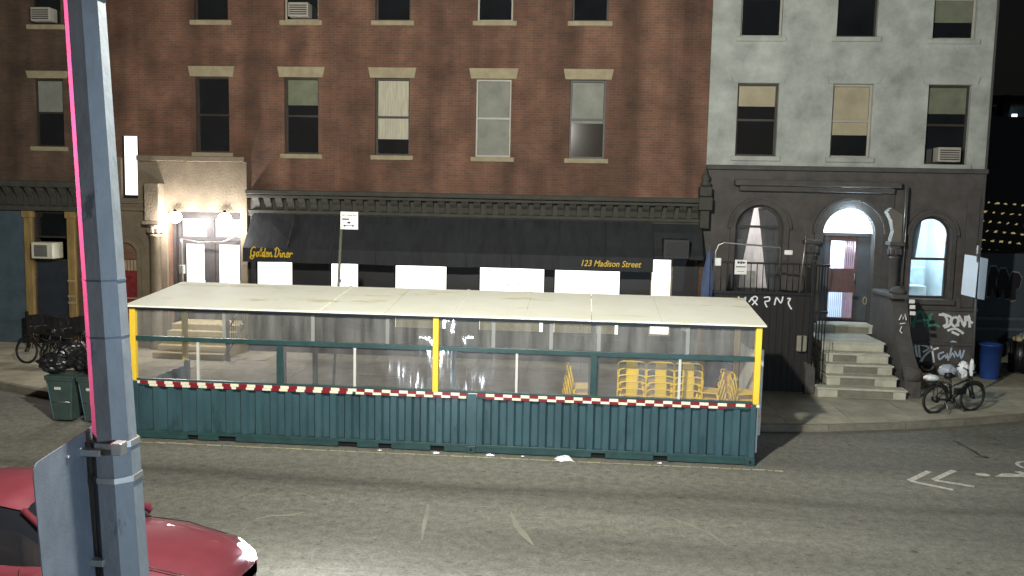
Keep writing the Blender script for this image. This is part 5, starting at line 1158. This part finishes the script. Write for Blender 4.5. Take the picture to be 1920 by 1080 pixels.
for s_ in (-1, 1):
    MB().tube([cpt(2.62, s_*.902, .3), cpt(2.62, s_*.902, .78), cpt(2.6, s_*.85, .905)], .006, 5).build('panel_gap', BLACK, CR)
    MB().tube([cpt(3.15, s_*.62, .945), cpt(3.7, s_*.6, .915), cpt(4.2, s_*.56, .815)], .006, 5).build('panel_gap', BLACK, CR)
    MB().bev(cpt(2.3, 0, 0)[0], cpt(2.45, 0, 0)[0], cy0+s_*.91-.015, cy0+s_*.91+.015, .8, .83, .006).build('door_handle', STEEL, CR)
wp = MB().tube([cpt(3.12, -.5, 1.0), cpt(2.9, -.05, 1.17)], .012, 6); wp.tube([cpt(3.12, .1, 1.01), cpt(2.9, .5, 1.15)], .012, 6); wp.build('wiper', BLACK, CR)
gr = MB().bev(cpt(4.44, 0, 0)[0], cpt(4.53, 0, 0)[0], cy0-.45, cy0+.45, .36, .48, .02); gr.build('grille', BLACK, CR)

# ------------------------------------------------------------------ beyond the brownstone, right edge
SB = thing('dark_building', 'dark side street building with black lettered mural', 'building', (19, 13.4, 0))
w_ = MB(); facade(w_, 14.4, 30, -.1, 3.5, 13.4, .2, []); w_.build('wall', mat('dark_slate_wall', rgb(62, 72, 78), .8, var=.25, scale=1.5, bump=.3), SB)
for zz in (.5, .95, 1.3): MB().box(14.5, 24, 13.34, 13.395, zz, zz+.1).build('ledge', mat('slate_ledge', rgb(84, 92, 96), .7, var=.2), SB)
def letter(px, nm, holes=()):
    p = [A(a, b, 13.38) for a, b in px]; poly = [(v.x, v.z) for v in p]; cx_ = sum(a for a, b in poly)/len(poly); cz_ = sum(b for a, b in poly)/len(poly)
    MB().prism([(cx_+(a-cx_)*1.12, cz_+(b-cz_)*1.09) for a, b in poly], 'y', 13.384, 13.396).build('mural_outline', mat('grey_mural_line', rgb(128, 136, 140), .7), SB)
    MB().prism(poly, 'y', 13.376, 13.383).build('mural_letter', mat('black_mural_paint', (.008, .008, .009), .6), SB)
letter([(1858, 500), (1868, 500), (1872, 512), (1866, 530), (1874, 556), (1866, 558), (1860, 540), (1856, 556), (1850, 556), (1852, 520)], 'R')
letter([(1876, 504), (1886, 504), (1892, 520), (1892, 560), (1884, 560), (1882, 544), (1878, 544), (1876, 558), (1868, 558), (1870, 520)], 'A')
letter([(1898, 510), (1910, 512), (1916, 522), (1912, 538), (1904, 544), (1904, 562), (1896, 564), (1892, 556), (1894, 520)], 'P')
FB = thing('lattice_building', 'dark building with rows of small golden lights at the right edge', 'building', (22, 16, 0))
w_ = MB(); facade(w_, 14.6, 34, -.1, 8.2, 16.0, .2, []); w_.build('wall', mat('near_black_wall', rgb(30, 32, 32), .8, var=.3), FB)
for j in range(6):
    z0 = 3.55+j*.33
    sl_ = thing('string_light', '%s row of golden bulbs on the dark wall at the right edge' % ('lowest', 'second lowest', 'third lowest', 'third highest', 'second highest', 'highest')[j], 'string lights', (17.5, 15.9, z0), 'string lights')
    MB().tube([(16.2+k*.3, 15.9, z0+.06-.01*k+.02*math.cos(k*2)) for k in range(16)], .008, 4).build('cable', BLACK, sl_)
    for k in range(15):
        bm = bmesh.new(); bmesh.ops.create_icosphere(bm, subdivisions=1, radius=.024)
        for v in bm.verts: v.co = Vector((v.co.x*1.5+v.co.z*.9, v.co.y, v.co.z))+Vector((16.25+k*.3+random.uniform(-.06, .06)+.09*j, 15.88, z0-.02*k+random.uniform(-.03, .03)))
        MB().bm(bm, 0, True).build('bulb', emis('golden_bulb', (1, .8, .4), .32), sl_)
TB = thing('bridge_tower', 'far dark steel bridge frame with pale panels behind the brownstone', 'bridge', (30, 40, 0))
DK = mat('dark_steelwork', (.006, .006, .006), .7, var=.2)
f = MB().box(25, 34, 40, 40.5, 0, 9.0); f.box(25, 34, 40, 40.5, 11.5, 12); f.box(28.05, 28.5, 39.8, 40.5, 9, 12); f.box(29.7, 34, 39.9, 40.5, 9, 11.6)
f.prism([(26.5, 10.7), (27.2, 10.7), (30, 9.0), (29.2, 9.0)], 'y', 39.75, 39.98); f.build('frame', DK, TB)
MB().box(25.5, 33, 40.6, 40.7, 8.8, 11.4).build('panel', mat('pale_far_panel', rgb(120, 128, 130), .8), TB)
MB().box(28.62, 28.9, 39.7, 39.78, 10.5, 10.85).build('lamp', emis('far_blue_lamp', (.5, .8, 1), 4), TB); MB().box(28.55, 28.95, 39.7, 39.78, 9.2, 9.6).build('lamp', emis('far_white_lamp', (1, .95, .9), 3), TB)
